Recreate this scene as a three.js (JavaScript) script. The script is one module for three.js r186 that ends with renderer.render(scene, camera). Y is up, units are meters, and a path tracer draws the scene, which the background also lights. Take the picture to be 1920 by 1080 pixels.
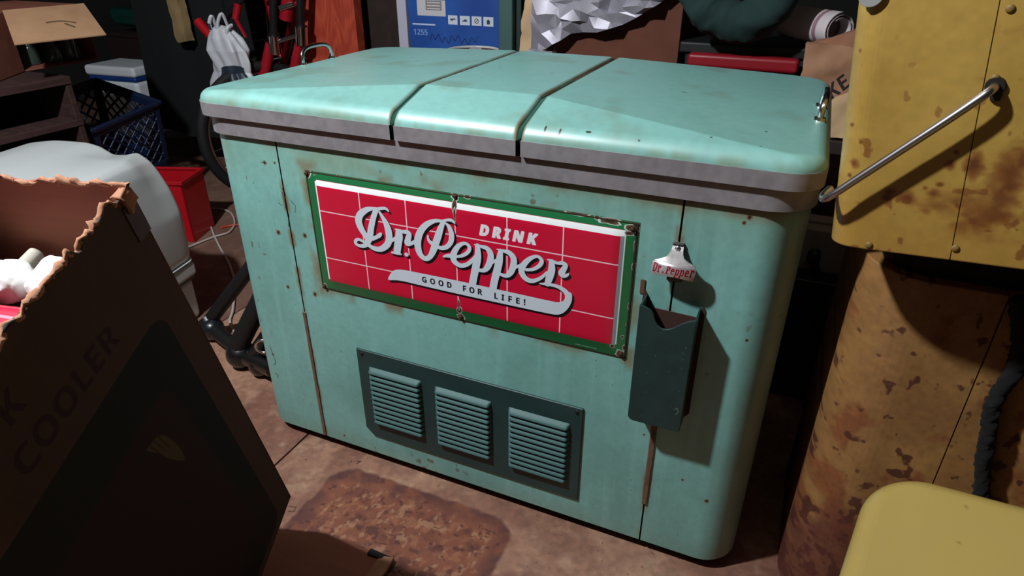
import * as THREE from 'three';
import { RoundedBoxGeometry } from 'three/addons/geometries/RoundedBoxGeometry.js';
import { mergeGeometries, mergeVertices, toCreasedNormals } from 'three/addons/utils/BufferGeometryUtils.js';

// ---------------------------------------------------------------- camera, light, exposure
const scene = new THREE.Scene();
scene.background = new THREE.Color(0x000000);
const camera = new THREE.PerspectiveCamera(47.57, 16 / 9, 0.05, 30);
camera.position.set(0.513, 1.112, 0.96);
camera.rotation.order = 'YXZ';
camera.rotation.set(-28.17 * Math.PI / 180, 23.67 * Math.PI / 180, 0.09 * Math.PI / 180);
const renderer = new THREE.WebGLRenderer({ antialias: true });
renderer.toneMapping = THREE.LinearToneMapping;
renderer.toneMappingExposure = 1.0;
renderer.shadowMap.enabled = true;
const LAMP = new THREE.Vector3(-0.68, 2.18, 0.90);
const LAMP_POWER = 16.5;

// ---------------------------------------------------------------- helpers
let seed = 7;
const rnd = () => { seed = (seed * 16807) % 2147483647; return (seed - 1) / 2147483646; };
const rr = (a, b) => a + (b - a) * rnd();
const V = (x, y, z) => new THREE.Vector3(x, y, z);
const taken = new Map();
function numbered(name) {
  const n = taken.get(name) ?? 0; taken.set(name, n + 1);
  return n ? `${name}_${String(n).padStart(3, '0')}` : name;
}
function tag(o, label, category, group) {
  o.userData.label = label; o.userData.category = category;
  if (group) o.userData.group = group;
  return o;
}
function thing(name, label, category, pos = [0, 0, 0], turn = 0, group) {
  const o = new THREE.Group(); o.name = numbered(name); scene.add(o);
  o.position.set(...pos); o.rotation.y = turn;
  return tag(o, label, category, group);
}
function prep(g) {
  g = g.index ? g.toNonIndexed() : g;
  for (const k of Object.keys(g.attributes)) if (!['position', 'normal', 'uv'].includes(k)) g.deleteAttribute(k);
  if (!g.attributes.normal) g.computeVertexNormals();
  if (!g.attributes.uv) g.setAttribute('uv', new THREE.BufferAttribute(new Float32Array(g.attributes.position.count * 2), 2));
  return g;
}
function obj(name, geos, m, parent = scene, label) {
  const list = (Array.isArray(geos) ? geos : [geos]).map(prep);
  const g = list.length > 1 ? mergeGeometries(list) : list[0];
  const o = new THREE.Mesh(g, m); o.name = parent === scene ? numbered(name) : name;
  o.castShadow = o.receiveShadow = true; parent.add(o);
  if (label) o.userData.label = label;
  return o;
}
function struct(name, geos, m, parent) {
  const o = obj(name, geos, m, parent); o.userData.kind = 'structure'; return o;
}
// box by its limits
function bx(x0, x1, y0, y1, z0, z1, r = 0.003, seg = 2) {
  const w = x1 - x0, h = y1 - y0, d = z1 - z0;
  const g = new RoundedBoxGeometry(w, h, d, seg, Math.min(r, w * .49, h * .49, d * .49));
  g.translate((x0 + x1) / 2, (y0 + y1) / 2, (z0 + z1) / 2);
  return g;
}
function tube(pts, r, seg = 40, rad = 10, closed = false) {
  const c = new THREE.CatmullRomCurve3(pts.map(p => p.isVector3 ? p : V(...p)), closed, 'catmullrom', 0.5);
  const g = [new THREE.TubeGeometry(c, seg, r, rad, closed)];
  if (!closed) for (const t of [0, 1]) { const s = new THREE.SphereGeometry(r, rad, 6); s.translate(...c.getPoint(t).toArray()); g.push(s); }
  return mergeGeometries(g.map(prep));
}
function bar(a, b, r, r2 = r, rad = 14) {
  const A = V(...a), B = V(...b), d = B.clone().sub(A);
  const g = new THREE.CylinderGeometry(r2, r, d.length(), rad);
  g.applyQuaternion(new THREE.Quaternion().setFromUnitVectors(V(0, 1, 0), d.clone().normalize()));
  g.translate(...A.clone().add(B).multiplyScalar(.5).toArray());
  return g;
}
// planar uv in the local frame: dominant normal picks the plane; (x-x0)/w, (y-y0)/h
function uvBox(g, sx = 1, sy = 1, ox = 0, oy = 0) {
  g = prep(g); const p = g.attributes.position, n = g.attributes.normal, uv = g.attributes.uv;
  for (let i = 0; i < p.count; i++) {
    const ax = Math.abs(n.getX(i)), ay = Math.abs(n.getY(i)), az = Math.abs(n.getZ(i));
    let u, v;
    if (ay > ax && ay > az) { u = p.getX(i); v = -p.getZ(i); } else if (ax > az) { u = p.getZ(i); v = p.getY(i); } else { u = p.getX(i); v = p.getY(i); }
    uv.setXY(i, (u - ox) / sx, (v - oy) / sy);
  }
  return g;
}
function uvXY(g, x0, y0, w, h) {            // front projection
  g = prep(g); const p = g.attributes.position, uv = g.attributes.uv;
  for (let i = 0; i < p.count; i++) uv.setXY(i, (p.getX(i) - x0) / w, (p.getY(i) - y0) / h);
  return g;
}
function uvXZ(g, x0, z0, w, d) {
  g = prep(g); const p = g.attributes.position, uv = g.attributes.uv;
  for (let i = 0; i < p.count; i++) uv.setXY(i, (p.getX(i) - x0) / w, (p.getZ(i) - z0) / d);
  return g;
}
// grid surface f(u,v) -> Vector3
function grid(nu, nv, f, flip = false) {
  const pos = [], uv = [], idx = [];
  for (let j = 0; j <= nv; j++) for (let i = 0; i <= nu; i++) {
    const p = f(i / nu, j / nv); pos.push(p.x, p.y, p.z); uv.push(i / nu, j / nv);
  }
  for (let j = 0; j < nv; j++) for (let i = 0; i < nu; i++) {
    const a = j * (nu + 1) + i, b = a + 1, c = a + nu + 1, d = c + 1;
    if (flip) idx.push(a, c, b, b, c, d); else idx.push(a, b, c, b, d, c);
  }
  const g = new THREE.BufferGeometry();
  g.setAttribute('position', new THREE.Float32BufferAttribute(pos, 3));
  g.setAttribute('uv', new THREE.Float32BufferAttribute(uv, 2));
  g.setIndex(idx); g.computeVertexNormals(); return g;
}
// a vertical sheet along a plan path [[x,z],...] (outline counter-clockwise seen from above), thickness inwards
function skin(path, y0, y1, th, closed = false) {
  const n = path.length, N = [];
  for (let i = 0; i < n; i++) {
    const a = path[closed ? (i + n - 1) % n : Math.max(0, i - 1)], b = path[closed ? (i + 1) % n : Math.min(n - 1, i + 1)];
    const dx = b[0] - a[0], dz = b[1] - a[1], l = Math.hypot(dx, dz) || 1; N.push([-dz / l, dx / l]);
  }
  const pos = [], idx = [], nor = [];
  const quad = (A, B, C, D, nA, nB) => {
    const k = pos.length / 3; for (const p of [A, B, C, D]) pos.push(...p);
    for (const q of [nA, nB, nB, nA]) nor.push(...q); idx.push(k, k + 1, k + 2, k, k + 2, k + 3);
  };
  const inn = i => [path[i][0] - N[i][0] * th, path[i][1] - N[i][1] * th];
  const m = closed ? n : n - 1;
  for (let i = 0; i < m; i++) {
    const j = (i + 1) % n, [ax, az] = path[i], [bx_, bz] = path[j], [cx, cz] = inn(i), [dx, dz] = inn(j);
    const na = [N[i][0], 0, N[i][1]], nb = [N[j][0], 0, N[j][1]];
    quad([ax, y0, az], [bx_, y0, bz], [bx_, y1, bz], [ax, y1, az], na, nb);
    quad([dx, y0, dz], [cx, y0, cz], [cx, y1, cz], [dx, y1, dz], nb.map(v => -v), na.map(v => -v));
    quad([ax, y1, az], [bx_, y1, bz], [dx, y1, dz], [cx, y1, cz], [0, 1, 0], [0, 1, 0]);
    quad([bx_, y0, bz], [ax, y0, az], [cx, y0, cz], [dx, y0, dz], [0, -1, 0], [0, -1, 0]);
  }
  if (!closed) for (const [i, s] of [[0, 1], [n - 1, -1]]) {
    const [ax, az] = path[i], [cx, cz] = inn(i), t = [-N[i][1] * s * -1, 0, N[i][0] * s * -1];
    if (s > 0) quad([cx, y0, cz], [ax, y0, az], [ax, y1, az], [cx, y1, cz], t, t); else quad([ax, y0, az], [cx, y0, cz], [cx, y1, cz], [ax, y1, az], t, t);
  }
  const g = new THREE.BufferGeometry();
  g.setAttribute('position', new THREE.Float32BufferAttribute(pos, 3));
  g.setAttribute('normal', new THREE.Float32BufferAttribute(nor, 3));
  g.setIndex(idx); return g;
}
// rounded rectangle in plan, counter-clockwise from above (x right, z towards viewer): starts mid-back, runs left side, front, right side
function rrect(x0, x1, z0, z1, r, n = 10) {
  const P = [];
  const arc = (cx, cz, a0) => { for (let i = 0; i <= n; i++) { const a = a0 + i / n * Math.PI / 2; P.push([cx + Math.cos(a) * r, cz + Math.sin(a) * r]); } };
  P.push([(x0 + x1) / 2, z0]);
  // angle measured from +x towards +z; walk back-left -> front-left -> front-right -> back-right, i.e. decreasing angle
  const arcd = (cx, cz, a0) => { for (let i = 0; i <= n; i++) { const a = a0 - i / n * Math.PI / 2; P.push([cx + Math.cos(a) * r, cz + Math.sin(a) * r]); } };
  arcd(x0 + r, z0 + r, Math.PI * 1.5); arcd(x0 + r, z1 - r, Math.PI); arcd(x1 - r, z1 - r, Math.PI / 2); arcd(x1 - r, z0 + r, 0);
  return P;
}
// the part of such an outline's FRONT side between two x limits, or with its ends
function cut(path, test) { return path.filter(test); }

// ---------------------------------------------------------------- noise and textures
function hash(x, y, s) { let h = (x * 374761393 + y * 668265263 + s * 974711) | 0; h = Math.imul(h ^ (h >>> 13), 1274126177); return ((h ^ (h >>> 16)) >>> 0) / 4294967295; }
function vn(x, y, s = 0) {
  const xi = Math.floor(x), yi = Math.floor(y), fx = x - xi, fy = y - yi, u = fx * fx * (3 - 2 * fx), v = fy * fy * (3 - 2 * fy);
  const a = hash(xi, yi, s), b = hash(xi + 1, yi, s), c = hash(xi, yi + 1, s), d = hash(xi + 1, yi + 1, s);
  return a + (b - a) * u + (c - a) * v + (a - b - c + d) * u * v;
}
function fbm(x, y, o = 4, s = 0) { let t = 0, a = .5, n = 0; for (let i = 0; i < o; i++) { t += a * vn(x, y, s + i * 17); n += a; a *= .5; x *= 2.03; y *= 2.03; } return t / n; }
const clamp = (v, a = 0, b = 1) => Math.min(b, Math.max(a, v));
const ss = (a, b, v) => { const t = clamp((v - a) / (b - a)); return t * t * (3 - 2 * t); };
const hex = h => [(h >> 16) & 255, (h >> 8) & 255, h & 255];
const mix = (a, b, t) => [a[0] + (b[0] - a[0]) * t, a[1] + (b[1] - a[1]) * t, a[2] + (b[2] - a[2]) * t];
// canvas filled from fn(u, v[down]) -> [r,g,b] and then drawn on
function canvasTex(w, h, fn, draw) {
  const c = document.createElement('canvas'); c.width = w; c.height = h; const x = c.getContext('2d');
  if (fn) {
    const im = x.createImageData(w, h), d = im.data;
    for (let j = 0; j < h; j++) for (let i = 0; i < w; i++) {
      const q = fn((i + .5) / w, (j + .5) / h), k = (j * w + i) * 4; d[k] = q[0]; d[k + 1] = q[1]; d[k + 2] = q[2]; d[k + 3] = 255;
    }
    x.putImageData(im, 0, 0);
  }
  if (draw) draw(x, w, h);
  const t = new THREE.CanvasTexture(c); t.colorSpace = THREE.SRGBColorSpace; t.wrapS = t.wrapT = THREE.RepeatWrapping; t.magFilter = THREE.LinearFilter;
  return t;
}
function grey(w, h, fn) {
  const d = new Uint8Array(w * h * 4);
  for (let j = 0; j < h; j++) for (let i = 0; i < w; i++) { const v = clamp(fn((i + .5) / w, (j + .5) / h)) * 255, k = (j * w + i) * 4; d[k] = d[k + 1] = d[k + 2] = v; d[k + 3] = 255; }
  const t = new THREE.DataTexture(d, w, h); t.wrapS = t.wrapT = THREE.RepeatWrapping; t.magFilter = THREE.LinearFilter; t.needsUpdate = true; return t;
}
const std = (color, rough = .6, metal = 0, extra = {}) => new THREE.MeshStandardMaterial({ color, roughness: rough, metalness: metal, side: THREE.DoubleSide, ...extra });
const phy = (color, rough = .5, extra = {}) => new THREE.MeshPhysicalMaterial({ color, roughness: rough, side: THREE.DoubleSide, ...extra });

const tileBump = grey(256, 256, (u, v) => { const f = (x, y) => fbm(x * 24, y * 24, 4, 3); return f(u, v); });
const M = {
  black: std(0x0b0c0d, .55), rubber: std(0x0a0a0b, .75), blackMetal: std(0x101214, .38, .3),
  chrome: std(0xd8d6d4, .16, 1), dullChrome: std(0xb9b2b4, .3, 1),
  darkGreen: std(0x16302c, .6), darkBrown: std(0x2b1b17, .7), white: std(0xdcdedd, .5),
};
// ---------------------------------------------------------------- room
const room = { x0: -4.6, x1: 2.4, z0: -3.6, z1: 2.8, h: 2.7 };
const wallTex = canvasTex(256, 256, (u, v) => mix([26, 26, 25], [40, 38, 36], fbm(u * 8, v * 8, 4, 5)));
const wallMat = std(0xffffff, .9, 0, { map: wallTex });
struct('wall_back', bx(room.x0 - .1, room.x1 + .1, 0, room.h, room.z0 - .1, room.z0, .001), wallMat);
struct('wall_front', bx(room.x0 - .1, room.x1 + .1, 0, room.h, room.z1, room.z1 + .1, .001), wallMat);
struct('wall_left', bx(room.x0 - .1, room.x0, 0, room.h, room.z0, room.z1, .001), wallMat);
struct('wall_right', bx(room.x1, room.x1 + .1, 0, room.h, room.z0, room.z1, .001), wallMat);
struct('ceiling', bx(room.x0 - .1, room.x1 + .1, room.h, room.h + .1, room.z0 - .1, room.z1 + .1, .001), std(0x4a3c34, .9));

// floor: concrete slabs with open joints; rust stain where something stood
const peach = [156, 116, 94], peachD = [122, 82, 66], peachL = [176, 142, 116];
function concrete(x, z) {
  const n = fbm(x * 3.1 + 9, z * 3.1, 5, 1), m = fbm(x * 22, z * 22, 4, 8), f = fbm(x * 90, z * 90, 3, 4);
  let c = mix(peachD, peach, ss(.25, .62, n)); c = mix(c, peachL, ss(.5, .78, m) * .55); c = mix(c, [98, 58, 46], ss(.58, .75, fbm(x * 9, z * 9 + 40, 4, 6)) * .45);
  const k = .86 + .28 * f; return c.map(v => clamp(v * k, 0, 255));
}
// rust stain: rounded quadrilateral in floor metres
const stainIn = (x, z) => {
  const cx = x + .102, w = .228, z0 = .041, r = .055;
  const dx = Math.abs(cx) - (w - r) * 1.0, dz = (z0 + r) - z; // back edge only is seen, the near side runs on
  const near = z - .40;
  const qx = Math.max(dx, 0), qz = Math.max(dz, 0);
  return Math.max(Math.hypot(qx, qz) - r, near);
};
const NX0 = -1.1, NX1 = 1.1, NZ0 = -.75, NZ1 = 1.2;
const nearTex = canvasTex(2048, 1816, (u, v) => {
  const x = NX0 + u * (NX1 - NX0), z = NZ0 + v * (NZ1 - NZ0);
  let c = concrete(x, z);
  if (x > -.5 && x < .3 && z > -.02 && z < .5) {
    const s = stainIn(x - 0, z) + (fbm(x * 40, z * 40, 3, 21) - .5) * .014;
    if (s < .012) {
      const e = fbm(x * 30, z * 30, 4, 33), e2 = fbm(x * 75 + 3, z * 75, 3, 35);
      let k = mix([92, 48, 38], [120, 66, 46], ss(.3, .6, e)); k = mix(k, [146, 92, 64], ss(.45, .75, e2) * ss(-.01, -.07, s) * .9); k = mix(k, [78, 42, 40], ss(.045, .0, -s) * .8 * ss(.25, .6, fbm(x * 25, z * 25, 3, 66)));
      k = mix(k, [160, 118, 90], ss(.58, .74, fbm(x * 85, z * 60, 3, 61)) * .7 * ss(-.015, -.05, s)); k = mix(k, [70, 34, 28], ss(.66, .74, fbm(x * 65, z * 75, 3, 63)) * .7);
      c = mix(c, k, ss(.006, -.004, s) * .95);
    } else c = mix(c, [140, 92, 76], ss(.05, .01, s) * .25);
  }
  return c;
}, (g, w, h) => {
  const X = x => (x - NX0) / (NX1 - NX0) * w, Z = z => (z - NZ0) / (NZ1 - NZ0) * h;
  g.strokeStyle = 'rgba(60,24,20,.85)'; g.lineCap = 'round';
  const line = (pts, lw) => { g.lineWidth = lw; g.beginPath(); pts.forEach(([x, z], i) => i ? g.lineTo(X(x), Z(z)) : g.moveTo(X(x), Z(z))); g.stroke(); };
  line([[-.36, .198], [-.345, .193], [-.34, .205], [-.352, .21]], 2);
  line([[-.306, .019], [-.298, .016], [-.302, .026]], 3); line([[-.32, .022], [-.318, .028]], 2);
  for (let i = 0; i < 130; i++) { const x = rr(-.5, .5), z = rr(-.02, .3); g.fillStyle = `rgba(70,32,26,${rr(.3, .8)})`; g.beginPath(); g.ellipse(X(x), Z(z), rr(.6, 2.6), rr(.5, 1.8), rr(0, 3), 0, 7); g.fill(); }
});
const farTex = canvasTex(1024, 1024, (u, v) => { const c = concrete(u * 5, v * 5), n = fbm(u * 10, v * 10, 3, 77); return mix(c, [98, 74, 64], .35 + .3 * n); });
const nearMat = std(0xffffff, .72, 0, { map: nearTex, bumpMap: tileBump, bumpScale: .0006 });
const farMat = std(0xffffff, .78, 0, { map: farTex });
const floor = new THREE.Group(); floor.name = 'floor'; floor.userData.kind = 'structure'; scene.add(floor);
{
  const j = .0022, seams = [-.95, -.479];
  const slab = (x0, x1, z0, z1, near) => {
    const g = bx(x0 + j, x1 - j, -.08, 0, z0 + j, z1 - j, .0025, 1);
    const o = obj('slab', near ? uvXZ(g, NX0, NZ1, NX1 - NX0, -(NZ1 - NZ0)) : uvXZ(g, 0, 0, 5, 5), near ? nearMat : farMat, floor);
  };
  slab(NX0, -.479, -.75, 1.2, true); slab(-.479, NX1, -.75, 1.2, true);
  slab(room.x0, NX0, -2.2, 1.2, false); slab(room.x0, -1.2, room.z0, -2.2, false); slab(-1.2, room.x1, room.z0, -2.2, false);
  slab(NX0, room.x1, -2.2, -.75, false); slab(NX1, room.x1, -.75, 1.2, false); slab(room.x0, room.x1, 1.2, room.z1, false);
  obj('joint_filler', bx(room.x0, room.x1, -.1, -.012, room.z0, room.z1, .001), std(0x2a1512, .95), floor);
}

// ---------------------------------------------------------------- lamp
{
  const t = thing('pendant_lamp', 'bare bulb hanging on a black cord above the carton', 'lamp', LAMP.toArray());
  const bulb = new THREE.SphereGeometry(.03, 24, 16); const bm = std(0xffffff, .4, 0, { emissive: 0xf3fbff, emissiveIntensity: 6 });
  obj('bulb', bulb, bm, t);
  obj('socket', new THREE.CylinderGeometry(.017, .019, .05, 16).translate(0, .055, 0), M.black, t);
  obj('cord', new THREE.CylinderGeometry(.004, .004, room.h - LAMP.y - .08, 8).translate(0, .08 + (room.h - LAMP.y - .08) / 2, 0), M.black, t);
  const L = new THREE.PointLight(0xf3fbff, LAMP_POWER, 0, 2); L.castShadow = true; L.shadow.radius = 2.6; L.shadow.mapSize.set(2048, 2048); L.shadow.bias = -.0005;
  t.add(L); L.name = 'lamp_light';
}

// ---------------------------------------------------------------- the green chest cooler
const cooler = thing('chest_cooler', 'mint green vintage chest cooler with three lids and a red drink sign', 'drink cooler', [0, 0, 0]);
{
  const mint = hex(0x80b6ae), mintL = hex(0x92c6c0), mintD = hex(0x72a49c);
  const BX0 = -.595, BX1 = .555, BZ0 = -.62, BZ1 = 0, R = .07, Y0 = .03, Y1 = .766;
  const SL = -.4085, SR = .377;
  // front paint: x -.62...58, y 0...80
  const W = 1.2, H = .8, FX0 = -.62;
  const rustSpots = [[-.443, .567, 5], [-.373, .572, 5], [-.444, .437, 4], [-.371, .435, 5], [.473, .751, 4], [.467, .741, 3], [.49, .185, 4], [.441, .219, 2.5], [-.35, .05, 3], [-.53, .236, 3], [.36, .30, 2], [-.42, .72, 2.5], [-.446, .717, 4], [.503, .543, 2.5]];
  const faceTex = canvasTex(2048, 1365, (u, v) => {
    const x = FX0 + u * W, y = H - v * H;
    const n = fbm(x * 5, y * 5, 4, 2), st = fbm(x * 60, y * 3, 3, 9), f = fbm(x * 120, y * 120, 2, 12);
    let c = mix(mintD, mint, ss(.2, .6, n)); c = mix(c, mintL, ss(.5, .8, st) * .3);
    // brown bleed under the trim and above the sign
    const top = ss(.66, .765, y) * (.35 + .65 * ss(.35, .7, fbm(x * 7, y * 11, 4, 40)));
    c = mix(c, [128, 128, 98], top * .5);
    c = mix(c, [122, 92, 62], ss(.735, .766, y) * ss(.5, .8, fbm(x * 14, y * 8, 3, 44)) * .7);
    const es = ss(.03, 0, Math.max(Math.abs(x + .017) - .33, Math.abs(y - .586) - .131)) * ss(-.004, .0, Math.max(Math.abs(x + .017) - .33, Math.abs(y - .586) - .131));
    c = mix(c, [128, 104, 72], es * ss(.4, .7, fbm(x * 18, y * 18, 3, 48)) * .75);
    c = mix(c, [116, 92, 66], ss(.5, .55, x) * .25 + ss(.09, .03, y) * .3 * n);
    const dk = ss(.76, .82, fbm(x * 46, y * 34, 3, 51)) * ss(.5, .7, fbm(x * 4, y * 4, 2, 53));
    c = mix(c, [92, 84, 62], dk * .6);
    for (const sx of [SL, SR]) { const d = Math.abs(x - sx); c = mix(c, [120, 92, 62], ss(.012, .002, d) * ss(.4, .75, fbm(x * 20, y * 25, 3, 55)) * .8); }
    const k = .965 + .07 * f; return c.map(q => clamp(q * k, 0, 255));
  }, (g, w, h) => {
    const X = x => (x - FX0) / W * w, Y = y => (H - y) / H * h;
    for (const [x, y, r] of rustSpots) {
      g.fillStyle = 'rgba(120,80,50,.55)'; g.beginPath(); g.ellipse(X(x), Y(y), r * 2.1, r * 2.3, 0, 0, 7); g.fill();
      g.fillStyle = 'rgba(50,24,18,.95)'; g.beginPath(); g.ellipse(X(x), Y(y), r, r * 1.25, .4, 0, 7); g.fill();
    }
    g.strokeStyle = 'rgba(52,38,30,.9)'; g.lineWidth = 3; g.lineCap = 'round';
    const path = p => { g.beginPath(); p.forEach(([x, y], i) => i ? g.lineTo(X(x), Y(y)) : g.moveTo(X(x), Y(y))); g.stroke(); };
    path([[-.535, .26], [-.53, .235], [-.525, .215], [-.533, .205]]); path([[-.535, .18], [-.528, .178], [-.529, .168]]);
    path([[-.414, .66], [-.411, .64], [-.409, .6], [-.412, .585]]); g.lineWidth = 6; path([[-.41, .668], [-.407, .655]]); path([[-.41, .628], [-.407, .61]]);
    g.lineWidth = 2; path([[-.428, .635], [-.42, .63]]); path([[-.395, .645], [-.385, .635], [-.388, .62]]); path([[-.455, .717], [-.44, .717]]);
    for (let i = 0; i < 70; i++) { const x = rr(-.55, .5), y = rr(.05, .74); g.fillStyle = `rgba(60,54,42,${rr(.2, .7)})`; g.beginPath(); g.ellipse(X(x), Y(y), rr(.6, 2.2), rr(.8, 4), rr(-.3, .3), 0, 7); g.fill(); }
    g.strokeStyle = 'rgba(190,215,205,.35)'; g.lineWidth = 1.6; for (let i = 0; i < 14; i++) { const x = rr(-.5, .5), y = rr(.1, .5); path([[x, y], [x + rr(-.002, .002), y - rr(.03, .12)]]); }
  });
  const paint = phy(0xffffff, .42, { map: faceTex, clearcoat: .25, clearcoatRoughness: .35 });
  const outline = rrect(BX0, BX1, BZ0, BZ1, R, 12);
  const gap = .0016;
  // sheet panels, split at the two front seams
  const leftP = outline.slice(1, 1 + 26).concat([[SL - gap, BZ1]]);
  const rightP = [[SR + gap, BZ1]].concat(outline.slice(27));
  const backL = [[BX0 + R, BZ0]];
  const sheet = (p, n) => { const o = obj(n, uvXY(skin(p, Y0, Y1, .006), FX0, 0, W, H), paint, cooler); return o; };
  const c0 = outline.slice(1, 27), c1 = outline.slice(27);
  sheet([[-.02, BZ0], ...c0, [SL - gap, BZ1]], 'side_panel');
  sheet([[SL + gap, BZ1], [SR - gap, BZ1]], 'front_panel');
  sheet([[SR + gap, BZ1], ...c1, [-.016, BZ0]], 'side_panel');
  // dark core and plinth
  obj('inner_shell', skin(rrect(BX0 + .0075, BX1 - .0075, BZ0 + .0075, BZ1 - .0075, R - .0075, 10), .034, .80, .01, true), std(0x221812, .9), cooler);
  obj('plinth', skin(rrect(BX0 + .05, BX1 - .05, BZ0 + .05, BZ1 - .035, .05, 8), 0, .04, .03, true), M.rubber, cooler);
  obj('bottom_plate', bx(BX0 + .03, BX1 - .03, .031, .036, BZ0 + .03, BZ1 - .03, .001), M.rubber, cooler);
  // rusted joint strips
  const rustStrip = std(0xffffff, .85, 0, { map: canvasTex(64, 512, (u, v) => mix([84, 56, 44], [132, 104, 84], fbm(u * 5, v * 40, 4, 91))) });
  obj('joint_strip', uvXY(bx(SL - .0045, SL + .0035, .034, .382, -.003, .003, .001), SL - .005, 0, .01, .5), rustStrip, cooler, 'rusted brown joint strip');
  obj('joint_strip', uvXY(bx(SR - .005, SR + .005, .132, .40, -.003, .0035, .001), SR - .005, 0, .01, .5), rustStrip, cooler, 'rusted brown joint strip');

  // steel bands
  const steelTex = canvasTex(1024, 64, (u, v) => { const n = fbm(u * 30, v * 2.2, 4, 71), s = fbm(u * 6, v * 1.2, 3, 73), q = fbm(u * 120, v * 9, 2, 75); let c = mix([140, 134, 138], [156, 150, 154], ss(.25, .75, n * .5 + q * .5)); return mix(c, [134, 120, 120], ss(.5, .8, s) * .3); });
  const steelR = grey(512, 64, (u, v) => .3 + .14 * fbm(u * 40, v * 4, 4, 72));
  const steel = std(0xffffff, 1, .3, { map: steelTex, roughnessMap: steelR });
  const T = rrect(BX0 - .006, BX1 + .006, BZ0 - .006, .008, R + .002, 12);
  const wrap = p => uvXY(p, -.6, .75, 1.2, .1);
  // the front edge of the band is slightly rolled: three stacked strips
  const band = (path, y0, y1, name) => obj(name, [wrap(skin(path, y0, y0 + .0025, .006)), wrap(skin(path, y0 + .0025, y1 - .0025, .008)), wrap(skin(path, y1 - .0025, y1, .006))], steel, cooler, 'dull steel trim band');
  band(T.concat([T[0]]), .7665, .8005, 'body_trim');
  obj('lid_gasket', skin(rrect(BX0 + .002, BX1 - .002, BZ0 + .002, .0, R, 10),   .798, .8035, .02, true), M.rubber, cooler, 'black rubber lid gasket');

  // lids: low hipped pressing, split in three
  const LX0 = BX0 - .008, LX1 = BX1 + .008, LZ0 = BZ0 - .018, LZ1 = .014, LR = .055, YE = .847, YK = .878, GL = -.1285, GR = .109, KZ = -.094, KB = -.535, FR = .021;
  const lidTexFn = (u, v) => {
    const x = LX0 + u * (LX1 - LX0), z = LZ1 - v * (LZ1 - LZ0);
    const n = fbm(x * 4, z * 4, 4, 22), f = fbm(x * 90, z * 90, 2, 25);
    let c = mix(mintD, mint, ss(.1, .55, n)); c = mix(c, mintL, .35);
    const e = Math.min(x - LX0, LX1 - x, LZ1 - z, z - LZ0);
    c = mix(c, [120, 116, 82], ss(.008, .0, e) * ss(.3, .7, fbm(x * 30, z * 30, 3, 28)) * .4);
    for (const gx of [GL, GR]) { const d = Math.abs(x - gx); c = mix(c, [142, 96, 66], ss(.013, .002, d) * (.35 + .65 * ss(.35, .65, fbm(x * 12, z * 14, 3, 29))) * (gx === GR ? .95 : .6)); }
    c = mix(c, [110, 112, 88], ss(.6, .8, fbm(x * 9, z * 9, 4, 31)) * .22);
    return c.map(q => clamp(q * (.97 + .06 * f), 0, 255));
  };
  const lidTex = canvasTex(2048, 1118, lidTexFn, (g, w, h) => {
    const X = x => (x - LX0) / (LX1 - LX0) * w, Y = z => (LZ1 - z) / (LZ1 - LZ0) * h;
    const spot = (x, z, a, b) => { g.fillStyle = 'rgba(40,30,26,.9)'; g.beginPath(); g.ellipse(X(x), Y(z), a, b, 0, 0, 7); g.fill(); };
    spot(.31, -.285, 9, 3); spot(.285, -.29, 3, 2); spot(.47, -.1, 4, 3); spot(-.35, -.42, 14, 3); spot(-.07, -.31, 5, 2); spot(.05, -.29, 6, 2);
    spot(.22, -.0, 8, 3); spot(.30, .004, 3, 2); spot(.40, -.02, 3, 2); spot(.47, -.012, 3, 2); spot(.15, .002, 3, 9); spot(.175, .004, 3, 8);
    for (let i = 0; i < 60; i++) spot(rr(LX0, LX1), rr(LZ0, LZ1), rr(.5, 1.8), rr(.5, 1.5));
  });
  const lidPaint = phy(0xffffff, .42, { map: lidTex, clearcoat: .9, clearcoatRoughness: .38 });
  const zEdge = (x, front) => {     // footprint's z at x
    const d = Math.min(x - LX0, LX1 - x), o = d >= LR ? 0 : LR - Math.sqrt(Math.max(0, LR * LR - (LR - d) * (LR - d)));
    return front ? LZ1 - o : LZ0 + o;
  };
  const sdf = (x, z) => {           // distance inside the footprint
    const qx = Math.abs(x - (LX0 + LX1) / 2) - ((LX1 - LX0) / 2 - LR), qz = Math.abs(z - (LZ0 + LZ1) / 2) - ((LZ1 - LZ0) / 2 - LR);
    return LR - (Math.hypot(Math.max(qx, 0), Math.max(qz, 0)) + Math.min(Math.max(qx, qz), 0));
  };
  const hgt = (x, z) => {
    const tx = x < GL ? (x - LX0) / (GL - LX0) : x > GR ? (LX1 - x) / (LX1 - GR) : 1;
    const t = Math.max(0, Math.min(1, tx, (LZ1 - z) / (LZ1 - KZ), (z - LZ0) / (KB - LZ0)));
    return YE + (YK - YE) * t;
  };
  const lidY = (x, z, a, b) => {
    const d = clamp(sdf(x, z), 0, FR), q = FR - d; let y = hgt(x, z) - (FR - Math.sqrt(Math.max(0, FR * FR - q * q)));
    for (const gx of [a, b]) if (gx !== null) { const e = Math.abs(x - gx), r = .007; if (e < r) y -= r - Math.sqrt(r * r - (r - e) * (r - e)); }
    return y;
  };
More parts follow.
